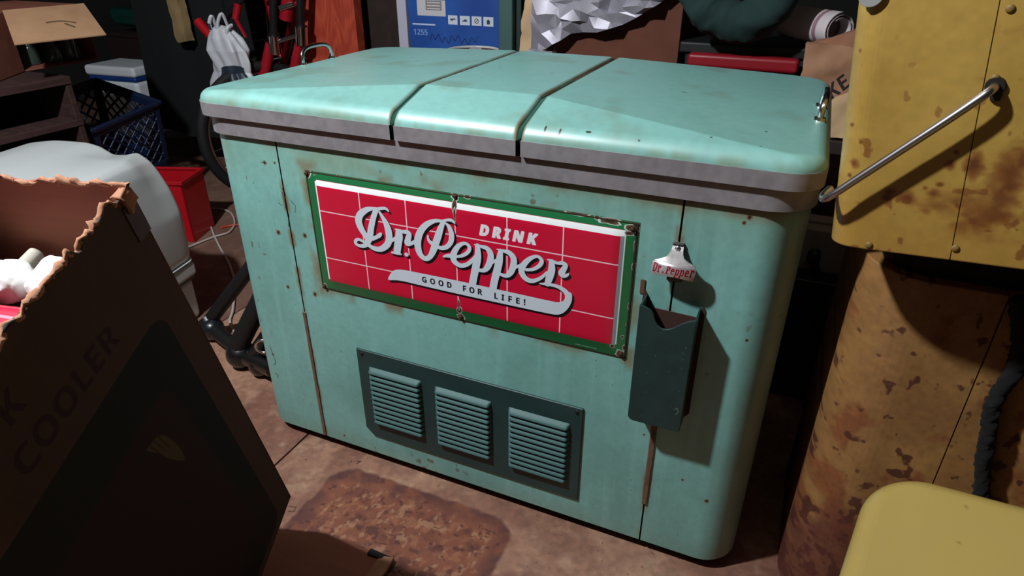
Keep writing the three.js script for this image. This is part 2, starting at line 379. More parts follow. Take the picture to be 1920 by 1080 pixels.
  function lidGeo(xa, xb, ga, gb) {
    const xs = [], eased = n => { const a = []; for (let i = 0; i <= n; i++) a.push(1 - Math.cos(i / n * Math.PI / 2)); return a; };
    const L = [];
    const addEdge = (x, s, w, n) => { for (const e of eased(n)) L.push(x + s * w * e); };
    addEdge(xa, 1, ga === null ? LR + .01 : .007, ga === null ? 26 : 8);
    addEdge(xb, -1, gb === null ? LR + .01 : .007, gb === null ? 26 : 8);
    for (let i = 1; i < 26; i++) L.push(xa + (xb - xa) * i / 26);
    L.sort((a, b) => a - b); for (const x of L) if (!xs.length || x - xs[xs.length - 1] > 2e-4) xs.push(x);
    const e14 = eased(16);
    const rows = x => {
      const zf = zEdge(x, true), zb = zEdge(x, false), t = ga === null ? clamp((x - LX0) / (GL - LX0)) : gb === null ? clamp((LX1 - x) / (LX1 - GR)) : 1;
      let hf = Math.min(LZ1 + (KZ - LZ1) * t, zf), hb = Math.max(LZ0 + (KB - LZ0) * t, zb);
      const w = Math.min(FR + .003, (zf - zb) * .2), Z = [];
      for (const e of e14) Z.push(zf - w * e);
      const f1 = Math.min(hf, zf - w - .004), b1 = Math.max(hb, zb + w + .004), f0 = zf - w, b0 = zb + w;
      const seg = (a, b, n) => { for (let i = 1; i <= n; i++) Z.push(a + (b - a) * i / n); };
      seg(f0, f1 + .0015, 4); seg(f1 + .0015, f1 - .0015, 1); seg(f1 - .0015, b1 + .0015, 10); seg(b1 + .0015, b1 - .0015, 1); seg(b1 - .0015, b0, 4);
      for (const e of e14.slice(0, -1).reverse()) Z.push(zb + w * e);
      return Z;
    };
    const pos = [], idx = [], cols = xs.map(x => rows(x)), nz = cols[0].length;
    xs.forEach((x, i) => cols[i].forEach(z => pos.push(x, lidY(x, z, ga, gb), z)));
    for (let i = 0; i < xs.length - 1; i++) for (let j = 0; j < nz - 1; j++) { const a = i * nz + j, b = a + 1, c = a + nz, d = c + 1; idx.push(a, c, b, b, c, d); }
    const g = new THREE.BufferGeometry(); g.setAttribute('position', new THREE.Float32BufferAttribute(pos, 3)); g.setIndex(idx); g.computeVertexNormals();
    const out = [uvXZ(g, LX0, LZ1, LX1 - LX0, LZ0 - LZ1)];
    // flip v so that canvas rows run from the front edge
    const uv = out[0].attributes.uv; for (let i = 0; i < uv.count; i++) uv.setY(i, 1 - uv.getY(i));
    // walls at the gaps
    const wall = (x, s) => { const Z = rows(x), q = []; const P = [], I = []; Z.forEach(z => { P.push(x, lidY(x, z, ga, gb), z, x, .806, z); }); for (let j = 0; j < Z.length - 1; j++) { const a = j * 2; if (s > 0) I.push(a, a + 1, a + 2, a + 1, a + 3, a + 2); else I.push(a, a + 2, a + 1, a + 1, a + 2, a + 3); } const w = new THREE.BufferGeometry(); w.setAttribute('position', new THREE.Float32BufferAttribute(P, 3)); w.setIndex(I); w.computeVertexNormals(); return w; };
    if (ga !== null) out.push(wall(xa, -1)); if (gb !== null) out.push(wall(xb, 1));
    return out;
  }
  const gp = .0042;
  const LO = rrect(LX0 - .001, LX1 + .001, LZ0 - .001, LZ1 + .002, LR + .001, 12);
  const lids = [[LX0 + 1e-5, GL - gp, null, GL - gp], [GL + gp, GR - gp, GL + gp, GR - gp], [GR + gp, LX1 - 1e-5, GR + gp, null]];
  lids.forEach(([a, b, ga, gb], k) => {
    const lid = obj('lid', lidGeo(a, b, ga, gb), lidPaint, cooler);
    const p = k === 0 ? [[GL - gp, LZ0], ...LO.slice(1, 27), [GL - gp, LZ1 + .002]] : k === 1 ? [[GL + gp, LZ1 + .002], [GR - gp, LZ1 + .002]] : [[GR + gp, LZ1 + .002], ...LO.slice(27), [GR + gp, LZ0]];
    obj('lid_band', [wrap(skin(p, .8020, .806, .006)), wrap(skin(p, .806, .8255, .007)), wrap(skin(p, .8255, .8275, .005))], steel, lid, 'dull steel lid band');
  });
  obj('lid_channel', [bx(GL - .012, GL + .012, .80, .826, LZ0 + .02, .008, .001), bx(GR - .012, GR + .012, .80, .826, LZ0 + .02, .008, .001)], std(0x1c100c, .9), cooler, 'dark rusty channel between the lids');
  // chrome bail handles at the two ends
  const bail = (x, z0, z1, s) => {
    const y0 = lidY(x + s * .012, z0, null, null), P = [];
    const n = 40; for (let i = 0; i <= n; i++) { const t = i / n, a = Math.PI * t; const e = .45; P.push(V(x - s * .004 * Math.sin(a), y0 - .006 + .041 * Math.pow(Math.sin(a), e), (z0 + z1) / 2 + (z0 - z1) / 2 * Math.sign(Math.cos(a)) * Math.pow(Math.abs(Math.cos(a)), .7))); }
    const g = [tube(P, .0052, 64, 12)];
    for (const z of [z0, z1]) g.push(new THREE.CylinderGeometry(.009, .011, .008, 18).translate(x, y0 - .001, z));
    obj('handle', g, M.chrome, cooler, 'chrome bail handle');
  };
  bail(LX0 + .018, -.315, -.425, 1); bail(LX1 - .02, -.235, -.345, -1);

  // ---------------- louvred vent plate
  const ventTex = canvasTex(1024, 512, (u, v) => { const n = fbm(u * 8, v * 5, 4, 81), f = fbm(u * 80, v * 40, 3, 83); return mix([26, 52, 52], [38, 68, 66], n * .7 + f * .3); });
  const ventMat = phy(0xffffff, .45, { map: ventTex, clearcoat: .2, clearcoatRoughness: .4 });
  const vs = new THREE.Shape(); { const x0 = -.276, x1 = .241, y0 = .088, y1 = .3225; vs.moveTo(x0 + .018, y0); vs.lineTo(x1, y0); vs.lineTo(x1, y1); vs.lineTo(x0, y1); vs.lineTo(x0, y0 + .018); vs.closePath(); }
  const vent = obj('vent_plate', uvXY(new THREE.ExtrudeGeometry(vs, { depth: .0035, bevelEnabled: true, bevelThickness: .001, bevelSize: .001, bevelSegments: 1 }), -.28, .08, .53, .25), ventMat, cooler, 'dark teal louvred vent plate');
  const lw = .131, pitch = .0137, lh = .0112;
  const louverGeo = grid(40, 10, (u, v) => {
    const e = Math.min(u, 1 - u) * lw, s = Math.sqrt(clamp(1 - Math.pow(1 - clamp(e / .007), 2)));
    const a = v * Math.PI / 2, D = .0105 * s, h = lh;
    return V((u - .5) * lw, -h * (1 - Math.cos(a)) * .0 - h * v, D * Math.sin(a * .98) + .0002);
  }, true);
  const louverUnder = grid(40, 1, (u, v) => { const e = Math.min(u, 1 - u) * lw, s = Math.sqrt(clamp(1 - Math.pow(1 - clamp(e / .007), 2))); return V((u - .5) * lw, -lh, .0105 * s * (1 - v)); }, true);
  const slotM = std(0x0a0d0d, .9);
  const louverMat = phy(0x3c605e, .6, { clearcoat: .12, clearcoatRoughness: .5 });
  for (const [cx, y] of [[-.182, .2845], [-.017, .2815], [.1525, .281]]) {
    obj('slot_backing', bx(cx - lw / 2 + .003, cx + lw / 2 - .003, y - 10 * pitch - lh - .0015, y - .002, .004, .0051, .0004, 1), slotM, vent, 'dark slots behind the louvres');
    for (let i = 0; i < 11; i++) { const o = obj('louver', louverGeo.clone(), louverMat, vent); o.position.set(cx, y - i * pitch, .0047); }
  }
  { const bm = std(0x2a2a26, .6, .5); for (const [x, y] of [[-.263, .314], [.23, .314]]) obj('bolt', new THREE.SphereGeometry(.0045, 12, 8).scale(1, 1, .5).translate(x, y, .005), bm, vent); }

  // ---------------- enamel sign
  const GX = -.347, GT = .716, SW = .661, SH = .261, PX = 3;   // px per mm
  const signTex = canvasTex(Math.round(SW * 1000 * PX), Math.round(SH * 1000 * PX), null, (g, w, h) => {
    g.scale(PX, PX);
    g.fillStyle = '#1d6b3e'; g.fillRect(0, 0, 661, 261);
    g.fillStyle = '#cd1437'; g.fillRect(27, 15, 607, 218);
    g.fillStyle = '#f6f8f8'; g.fillRect(28, 15.5, 611, 10.5); g.fillRect(24.5, 18, 4.2, 213);
    g.fillStyle = '#f6d2d6';
    for (const x of [127, 229, 331, 433, 536]) g.fillRect(x - 1.1, 26, 2.2, 206);
    for (const y of [77.5, 179.6]) g.fillRect(28, y - 1.1, 606, 2.2);
    g.fillStyle = '#8d8f98'; g.fillRect(632.5, 26, 6, 208); g.fillStyle = '#e4ebe8'; g.fillRect(638.6, 24, 2.2, 208);
    const L = [];
    const pen = a => L.push([0, a]), blob = a => L.push([1, a]);
    pen([160.7, 52.6, 5.8, 153.1, 53.8, 7.2, 140.5, 58.5, 10.9, 126.2, 69.6, 14.0, 120.2, 82.9, 15.7, 122.7, 96.4, 15.0, 130.3, 109.7, 12.8, 137.7, 119.0, 13.6]);
    pen([163.5, 54.2, 10.8, 155.5, 71.6, 11.7, 147.7, 93.5, 13.3, 143.4, 109.5, 14.2, 137.1, 123.3, 13.6, 128.0, 134.3, 9.2, 117.4, 137.6, 6.9, 107.6, 134.4, 7.0, 107.7, 127.9, 6.9, 115.3, 123.7, 6.1, 125.8, 126.8, 6.1, 136.2, 131.3, 8.4, 149.5, 136.7, 9.9, 165.0, 135.3, 11.3, 179.9, 124.0, 13.4, 186.6, 110.2, 14.7, 186.8, 93.7, 15.3, 183.1, 79.3, 12.3, 176.3, 66.9, 7.9, 170.6, 57.8, 5.0]);
    pen([160.5, 54.7, 7.2, 171.3, 51.0, 6.4, 183.4, 48.4, 5.7, 188.4, 50.3, 5.0, 191.7, 53.7, 2.1]);
    pen([147.2, 116.6, 9.0, 158.6, 111.1, 7.5, 166.0, 105.6, 8.1, 169.5, 101.5, 3.7]);
    pen([185.3, 116.0, 8.1, 193.2, 111.8, 6.6, 202.8, 104.6, 6.5]);
    pen([207.3, 88.7, 7.2, 210.1, 97.8, 15.9, 206.3, 115.0, 16.1, 202.4, 132.5, 15.5]);
    pen([189.8, 138.0, 3.3, 201.2, 136.9, 6.7, 210.9, 137.7, 3.2]);
    pen([202.3, 86.9, 2.3, 210.3, 88.2, 5.7, 218.9, 89.4, 7.2, 227.0, 88.7, 8.5, 232.6, 91.8, 10.0, 229.5, 102.6, 12.2, 226.5, 111.3, 11.6, 233.1, 111.5, 7.9, 243.8, 105.5, 7.1]);
    pen([222.6, 136.1, 8.2, 223.4, 136.0, 8.2]);
    pen([303.6, 53.9, 5.4, 289.7, 55.8, 7.5, 272.4, 65.6, 11.0, 258.5, 81.2, 13.3, 250.7, 100.1, 14.9, 250.0, 118.0, 14.3, 254.9, 130.9, 12.3, 264.6, 136.7, 10.1, 275.1, 129.8, 10.7, 283.3, 114.6, 13.4, 289.1, 99.9, 13.9, 295.7, 82.7, 13.7, 302.3, 65.8, 10.8, 308.5, 53.1, 6.7]);
    pen([303.6, 54.5, 5.4, 314.8, 50.1, 5.3, 324.3, 49.1, 6.0, 329.5, 52.8, 3.3, 331.0, 55.1, 1.3]);
    pen([311.7, 56.4, 3.4, 318.9, 63.0, 8.1, 323.0, 76.6, 10.8, 320.9, 91.5, 10.2, 312.0, 103.1, 9.0, 300.6, 107.9, 8.3, 292.2, 106.8, 7.0]);
    pen([272.9, 88.1, 3.5, 274.5, 97.2, 6.3, 281.2, 102.7, 8.4]);
    pen([303.9, 124.6, 3.5, 312.5, 121.3, 7.0, 325.1, 119.6, 9.7, 333.5, 118.6, 5.5, 344.6, 114.5, 6.8, 355.9, 105.0, 7.4, 358.6, 95.2, 7.4, 351.0, 89.3, 6.0, 340.0, 94.0, 8.1, 329.9, 105.9, 11.0, 324.4, 120.4, 12.5, 327.4, 130.7, 11.8, 338.3, 136.1, 9.0, 352.3, 131.3, 8.3, 364.9, 119.3, 7.5, 373.3, 108.3, 6.7]);
    pen([375.1, 89.5, 9.3, 375.3, 110.6, 13.4, 370.7, 131.7, 15.0, 366.0, 153.2, 14.5, 362.0, 172.1, 14.7]);
    pen([368.8, 88.7, 1.9, 381.8, 89.6, 6.0, 393.7, 91.3, 9.2, 400.8, 100.5, 11.9, 399.9, 113.8, 12.6, 394.3, 128.3, 11.4, 386.1, 136.7, 8.1, 373.9, 137.8, 6.8]);
    pen([399.8, 119.2, 6.7, 407.8, 114.3, 5.6, 417.1, 106.5, 5.9]);
    pen([420.5, 91.5, 9.1, 417.7, 111.7, 13.8, 412.9, 132.6, 14.7, 408.0, 152.6, 14.2, 404.4, 171.3, 14.4]);
    pen([413.3, 89.2, 1.8, 427.6, 90.2, 6.5, 437.9, 92.1, 9.7, 445.6, 101.0, 11.6, 445.0, 115.5, 12.4, 439.8, 129.8, 11.2, 431.3, 138.3, 8.0, 420.8, 137.7, 6.7]);
    pen([445.6, 120.0, 6.5, 453.3, 115.2, 5.4, 462.2, 109.5, 5.8]);
    pen([470.0, 118.4, 5.8, 483.8, 114.3, 6.4, 495.5, 104.2, 7.6, 498.4, 94.6, 7.5, 490.8, 88.4, 5.6, 479.7, 93.1, 7.6, 468.5, 104.3, 10.2, 461.1, 118.9, 11.7, 463.7, 130.2, 11.1, 472.8, 137.7, 9.8, 484.3, 137.2, 7.8, 498.0, 128.4, 6.4, 508.9, 115.7, 5.0]);
    pen([516.8, 93.6, 9.9, 517.3, 108.8, 13.1, 513.5, 125.2, 13.3, 510.1, 137.7, 10.2]);
    pen([508.8, 90.7, 1.7, 518.0, 92.1, 5.6, 527.8, 94.0, 5.5, 536.2, 92.3, 7.4, 542.3, 95.5, 8.0, 538.5, 104.6, 10.5, 535.8, 112.2, 11.8, 539.6, 116.5, 6.8, 545.5, 113.4, 5.6, 548.4, 109.6, 2.0]);
    pen([495.7, 140.1, 2.1, 508.3, 138.8, 5.8, 520.7, 138.1, 6.4, 533.2, 140.0, 7.6, 544.5, 146.2, 9.5, 550.5, 155.4, 10.8]);
    blob([173.6, 202.0, 177.5, 191.6, 188.0, 177.0, 202.7, 171.1, 228.3, 169.9, 348.6, 169.1, 452.9, 170.1, 520.4, 170.7, 532.0, 170.4, 541.4, 165.4, 544.5, 157.0, 541.6, 148.4, 555.6, 143.3, 557.5, 159.2, 552.3, 175.9, 542.4, 189.8, 531.0, 196.3, 513.4, 197.3, 411.7, 197.6, 303.6, 197.5, 235.4, 196.4, 207.5, 195.6, 190.7, 197.5]);
    const smooth = a => { const out = []; const n = a.length / 3, q = i => { const k = clamp(i, 0, n - 1) * 3; return [a[k], a[k + 1], a[k + 2]]; };
      for (let i = 0; i < n - 1; i++) { const [p0, p1, p2, p3] = [q(i - 1), q(i), q(i + 1), q(i + 2)]; for (let s = 0; s < 14; s++) { const t = s / 14; out.push([0, 1, 2].map(k => .5 * (2 * p1[k] + (p2[k] - p0[k]) * t + (2 * p0[k] - 5 * p1[k] + 4 * p2[k] - p3[k]) * t * t + (3 * p1[k] - p0[k] - 3 * p2[k] + p3[k]) * t * t * t))); } }
      out.push(q(n - 1)); return out; };
    const draw = (dx, dy, col) => {
      g.fillStyle = col; g.strokeStyle = col; g.lineCap = 'round'; g.lineJoin = 'round';
      for (const [kind, a] of L) {
        if (kind) { const P = []; for (let i = 0; i < a.length; i += 2) P.push([a[i] + dx, a[i + 1] + dy]); g.beginPath(); const m = (p, q) => [(p[0] + q[0]) / 2, (p[1] + q[1]) / 2]; const s = m(P[P.length - 1], P[0]); g.moveTo(s[0], s[1]); P.forEach((p, i) => { const e = m(p, P[(i + 1) % P.length]); g.quadraticCurveTo(p[0], p[1], e[0], e[1]); }); g.closePath(); g.fill(); continue; }
        const S = smooth(a);
        for (let i = 0; i < S.length - 1; i++) { g.lineWidth = Math.max(.6, (S[i][2] + S[i + 1][2]) / 2); g.beginPath(); g.moveTo(S[i][0] + dx, S[i][1] + dy); g.lineTo(S[i + 1][0] + dx + .01, S[i + 1][1] + dy); g.stroke(); }
      }
    };
    for (let k = 1; k <= 5; k++) draw(k * .9, k * .9, '#150d12');
    draw(0, 0, '#d0d8e2');
    // small words
    g.fillStyle = '#e9e4ea'; g.font = 'bold 27px sans-serif'; g.textBaseline = 'alphabetic';
    const word = (t, x0, x1, y, sk, lh) => { g.save(); g.translate(x0, y); g.transform(1, 0, sk, 1, 0, 0); const n = t.length; let wsum = 0; const ws = [...t].map(c => g.measureText(c).width); ws.forEach(v => wsum += v); const sp = ((x1 - x0) - wsum) / (n - 1); let x = 0; [...t].forEach((c, i) => { g.fillText(c, x, 0); if (lh) g.strokeText(c, x, 0); x += ws[i] + sp; }); g.restore(); };
    g.strokeStyle = '#e9e4ea'; g.lineWidth = 2.9; g.lineJoin = 'round'; word('DRINK', 378, 486, 67, -.2, true);
    g.fillStyle = '#16131a'; g.strokeStyle = '#16131a'; g.lineWidth = .5; g.font = 'bold 16.5px sans-serif';
    word('GOOD', 253, 319, 188.8, 0, true); word('FOR', 341, 382.5, 189.2, 0, true); word('LIFE!', 406, 470, 190.6, 0, true);
    // maker's line, bottom right, unreadable hairline
    g.fillStyle = 'rgba(225,230,225,.7)'; for (let x = 566; x < 606; x += 2.4) g.fillRect(x, 250, 1.6, 1.4);
    // chips: bare rusty steel ringed with white ground coat
    const chip = (x, y, rx, ry, n = 9) => {
      for (const [k, col] of [[1.0, '#b9c4ba'], [.78, '#5a4232'], [.42, '#38261d']]) { g.fillStyle = col; g.beginPath(); for (let i = 0; i <= n; i++) { const a = i / n * 6.283, r = .75 + .5 * hash(i % n, x | 0, y | 0); g[i ? 'lineTo' : 'moveTo'](x + Math.cos(a) * rx * k * r, y + Math.sin(a) * ry * k * r); } g.fill(); }
    };
    chip(331, 4, 8, 9); chip(330, 22, 6, 17); chip(331, 38, 2.5, 14); chip(333, 250, 9, 9); chip(332, 234, 7, 10); chip(332, 220, 2.4, 14);
    chip(6, 6, 9, 9); chip(24, 4, 3, 4); chip(354, 2, 8, 5); chip(555, 1, 26, 4); chip(590, 2, 5, 5); chip(612, 5, 20, 6, 13); chip(650, 10, 12, 8); chip(645, 20, 9, 4); chip(657, 40, 3, 12); chip(658, 78, 4, 10);
    chip(657, 150, 3, 9); chip(655, 188, 2, 3); chip(650, 215, 3, 4); chip(650, 250, 11, 9); chip(655, 236, 4, 6); chip(634, 236, 5, 4); chip(9, 252, 6, 7); chip(120, 1, 3, 2); chip(80, 1, 4, 2);
    g.fillStyle = 'rgba(90,60,36,.28)'; g.fillRect(0, 0, 661, 2.5); g.fillRect(0, 258, 661, 3); g.fillRect(658, 0, 3, 261);
  });
  const enamel = phy(0xffffff, .3, { map: signTex, clearcoat: .45, clearcoatRoughness: .15 });
  // plate with an embossed field: frame ridge steps
  const sp = grid(60, 30, (u, v) => {
    const x = u * SW, y = v * SH, e = Math.min(x - .02, SW - .02 - x, y - .02, SH - .014 - y), ed = Math.min(x, SW - x, y, SH - y);
    return V(GX + x, GT - SH + y, .0035 + .0045 * ss(0, .008, e) - .003 * ss(.004, 0, ed));
  });
  const signBack = bx(GX + .002, GX + SW - .002, GT - SH + .002, GT - .002, -.002, .002, .0008, 1);
  const sign = obj('sign', [uvXY(sp, GX, GT - SH, SW, SH)], enamel, cooler, 'red enamel drink sign with a chipped green border');
  obj('sign_backing', signBack, std(0x2e2018, .85, .3), sign);
  { const nm = std(0x4a3426, .7, .5); for (const [x, y] of [[-.341, .71], [-.016, .712], [.303, .704], [-.338, .464], [-.014, .466], [.303, .466]]) obj('nail', new THREE.SphereGeometry(.0042, 12, 8).scale(1, 1, .6).translate(x, y, .005), nm, sign); }

  // ---------------- bottle opener: cast hood with red lettering
  const K = [[.694, .0035, .0078], [.689, .006, .0085], [.684, .010, .009], [.680, .016, .0105], [.676, .023, .014], [.672, .029, .022], [.669, .033, .030], [.665, .0355, .0335], [.658, .037, .034], [.650, .0378, .0335], [.643, .037, .032]];
  const hoodPt = (u, v, off) => {
    const f = v * (K.length - 1), i = Math.min(K.length - 2, Math.floor(f)), t = f - i, s = t * t * (3 - 2 * t) * .3 + t * .7;
    const y = K[i][0] + (K[i + 1][0] - K[i][0]) * s, z = K[i][1] + (K[i + 1][1] - K[i][1]) * s, w = K[i][2] + (K[i + 1][2] - K[i][2]) * s;
    const a = (u - .5) * 2; return V(.3775 + a * w, y + .009 * ss(.55, 1, v) * (1 - a * a) * .75, z - .010 * a * a * ss(.35, .7, v) - off);
  };
  const hoodTex = canvasTex(512, 256, (u, v) => { const n = fbm(u * 12, v * 8, 3, 95); return mix([190, 184, 184], [222, 216, 216], n); }, (g, w, h) => {
    g.fillStyle = '#b3142c'; g.strokeStyle = '#b3142c'; g.lineWidth = 3; g.font = 'italic bold 78px serif'; g.textAlign = 'center'; g.textBaseline = 'middle';
    const t = 'Dr.Pepper', n = t.length; [...t].forEach((c, i) => { const a = (i / (n - 1) - .5); g.save(); g.translate(w * (.5 + a * .84), h * (.80 + .02 * Math.cos(a * 3))); g.scale(1, .98); g.fillText(c, 0, 0); g.strokeText(c, 0, 0); g.restore(); });
  });
  const cast = std(0xffffff, .32, .55, { map: hoodTex });
  const g1 = grid(32, 30, (u, v) => hoodPt(u, v, 0), true); { const uv = g1.attributes.uv; for (let i = 0; i < uv.count; i++) uv.setY(i, 1 - uv.getY(i)); }
  const g2 = grid(32, 30, (u, v) => hoodPt(u, v, .003));
  const rim = grid(40, 1, (u, v) => hoodPt(u, 1, .003 * v));
  const rims = [0, 1].map(u => grid(1, 30, (a, v) => hoodPt(u, v, .003 * a), u === 0));
  const opener = obj('bottle_opener', [g1], cast, cooler, 'cast metal bottle opener with red lettering');
  obj('opener_hood', [g2, rim, ...rims], std(0xa8a2a0, .4, .6), opener);
  obj('opener_mount', [bx(.3685, .3865, .668, .694, 0, .006, .002), bx(.365, .39, .626, .668, 0, .004, .002), bar([.3775, .65, .003], [.3775, .648, .026], .006, .005)], std(0x55504c, .45, .8), opener);
  obj('screw', [new THREE.SphereGeometry(.005, 14, 10).scale(1, 1, .6).translate(.3775, .686, .0085), bx(.3745, .3805, .6855, .6865, .009, .0125, .0003, 1)], M.dullChrome, opener);

  // ---------------- cap catcher
  const ccTex = canvasTex(256, 512, (u, v) => { const n = fbm(u * 6, v * 12, 4, 101); return mix([22, 48, 47], [31, 60, 58], n); }, (g) => {
    for (let i = 0; i < 26; i++) { g.fillStyle = `rgba(150,176,160,${rr(.25, .7)})`; g.beginPath(); g.ellipse(rr(20, 240), rr(90, 500), rr(.8, 2.4), rr(.8, 2), 0, 0, 7); g.fill(); }
    g.strokeStyle = 'rgba(150,160,130,.8)'; g.lineWidth = 2; g.beginPath(); g.moveTo(196, 420); g.lineTo(206, 410); g.lineTo(214, 424); g.lineTo(204, 440); g.stroke();
  });
  const cc = phy(0xffffff, .5, { map: ccTex, clearcoat: .15, clearcoatRoughness: .5 });
  const X0 = .336, X1 = .425, B = .364, TT = .594, D = .046;
  const fs = new THREE.Shape(); fs.moveTo(X0 + .012, B); fs.lineTo(X1 - .004, B); fs.quadraticCurveTo(X1, B, X1, B + .006); fs.lineTo(X1, TT - .008); fs.quadraticCurveTo(.412, TT - .012, .399, TT - .024); fs.quadraticCurveTo(.386, TT - .037, .374, TT - .035); fs.quadraticCurveTo(.364, TT - .033, .358, TT - .012); fs.quadraticCurveTo(.354, TT - .003, X0, TT); fs.lineTo(X0, B + .012); fs.quadraticCurveTo(X0, B, X0 + .012, B);
  const fg = new THREE.ExtrudeGeometry(fs, { depth: .002, bevelEnabled: true, bevelThickness: .001, bevelSize: .001, bevelSegments: 2, curveSegments: 16 }); fg.translate(0, 0, D - .003);
  const bs = new THREE.Shape(); bs.moveTo(X0, B); bs.lineTo(X1, B); bs.lineTo(X1 + .008, B + .01); bs.lineTo(X1 + .008, TT - .012); bs.quadraticCurveTo(X1 + .006, TT - .002, X1 + .001, TT - .010); bs.lineTo(X1 - .004, TT - .026); bs.lineTo(X0 + .012, TT - .024); bs.lineTo(X0 + .004, TT - .004); bs.lineTo(X0 - .004, TT + .008); bs.lineTo(X0 - .006, TT - .01); bs.closePath();
  const bg = new THREE.ExtrudeGeometry(bs, { depth: .002, bevelEnabled: false });
  const catcher = obj('cap_catcher', [fg, bx(X0 - .001, X0 + .002, B + .004, TT - .001, 0, D - .001, .0008, 1), bx(X1 - .002, X1 + .001, B + .002, TT - .008, 0, D - .001, .0008, 1), bx(X0 + .004, X1, B - .001, B + .002, 0, D - .001, .0008, 1)].map(g => uvXY(g, X0, B, .1, .25)), cc, cooler, 'dark teal bottle cap catcher with a scooped rim');
  obj('back_plate', bg, std(0x42261f, .85, .1), catcher, 'rusty back plate');
  obj('rust_tab', bx(X0 - .012, X0 - .004, .592, .618, 0, .002, .0008, 1), std(0x6a4a38, .85, .2), catcher);
}

// ---------------------------------------------------------------- shared finishing helpers
function basis(o, X, Y, Z, P) { const m = new THREE.Matrix4().makeBasis(V(...X).normalize(), V(...Y).normalize(), V(...Z).normalize()); o.quaternion.setFromRotationMatrix(m); o.position.set(...P); return o; }
function rough(g, amp, freq, s = 1, facet = 0) {     // push vertices about: crumpled or lumpy skins
  g = mergeVertices((() => { const h = g.clone(); h.deleteAttribute('uv'); h.deleteAttribute('normal'); return h; })(), 1e-4);
  const p = g.attributes.position;
  for (let i = 0; i < p.count; i++) {
    const x = p.getX(i), y = p.getY(i), z = p.getZ(i);
    const f = k => (fbm(x * freq + z * freq * .7 + k * 31, y * freq + z * freq * .5 + k * 11, 3, s + k) - .5) * 2 * amp;
    p.setXYZ(i, x + f(1), y + f(2), z + f(3));
  }
  if (facet) return toCreasedNormals(g.toNonIndexed ? g : g, facet);
  g.computeVertexNormals(); return g;
}
const sheetTex = (a, b, s, f = 20) => canvasTex(256, 256, (u, v) => mix(hex(a), hex(b), fbm(u * f, v * f, 4, s)));
// closed footprint extruded upwards with softened ends
function prism(pts, y0, y1, bev = .004, n = 3) {
  const s = new THREE.Shape(pts.map(([x, z]) => new THREE.Vector2(x, -z)));
  const g = new THREE.ExtrudeGeometry(s, { depth: y1 - y0 - 2 * bev, bevelEnabled: true, bevelThickness: bev, bevelSize: bev, bevelOffset: -bev, bevelSegments: n });
  g.rotateX(-Math.PI / 2); g.translate(0, y0 + bev, 0); return g;
}
const plate = (pts, th, bev = .0008) => new THREE.ExtrudeGeometry(new THREE.Shape(pts.map(([x, y]) => new THREE.Vector2(x, y))), { depth: th, bevelEnabled: bev > 0, bevelThickness: bev, bevelSize: bev, bevelSegments: 1 });

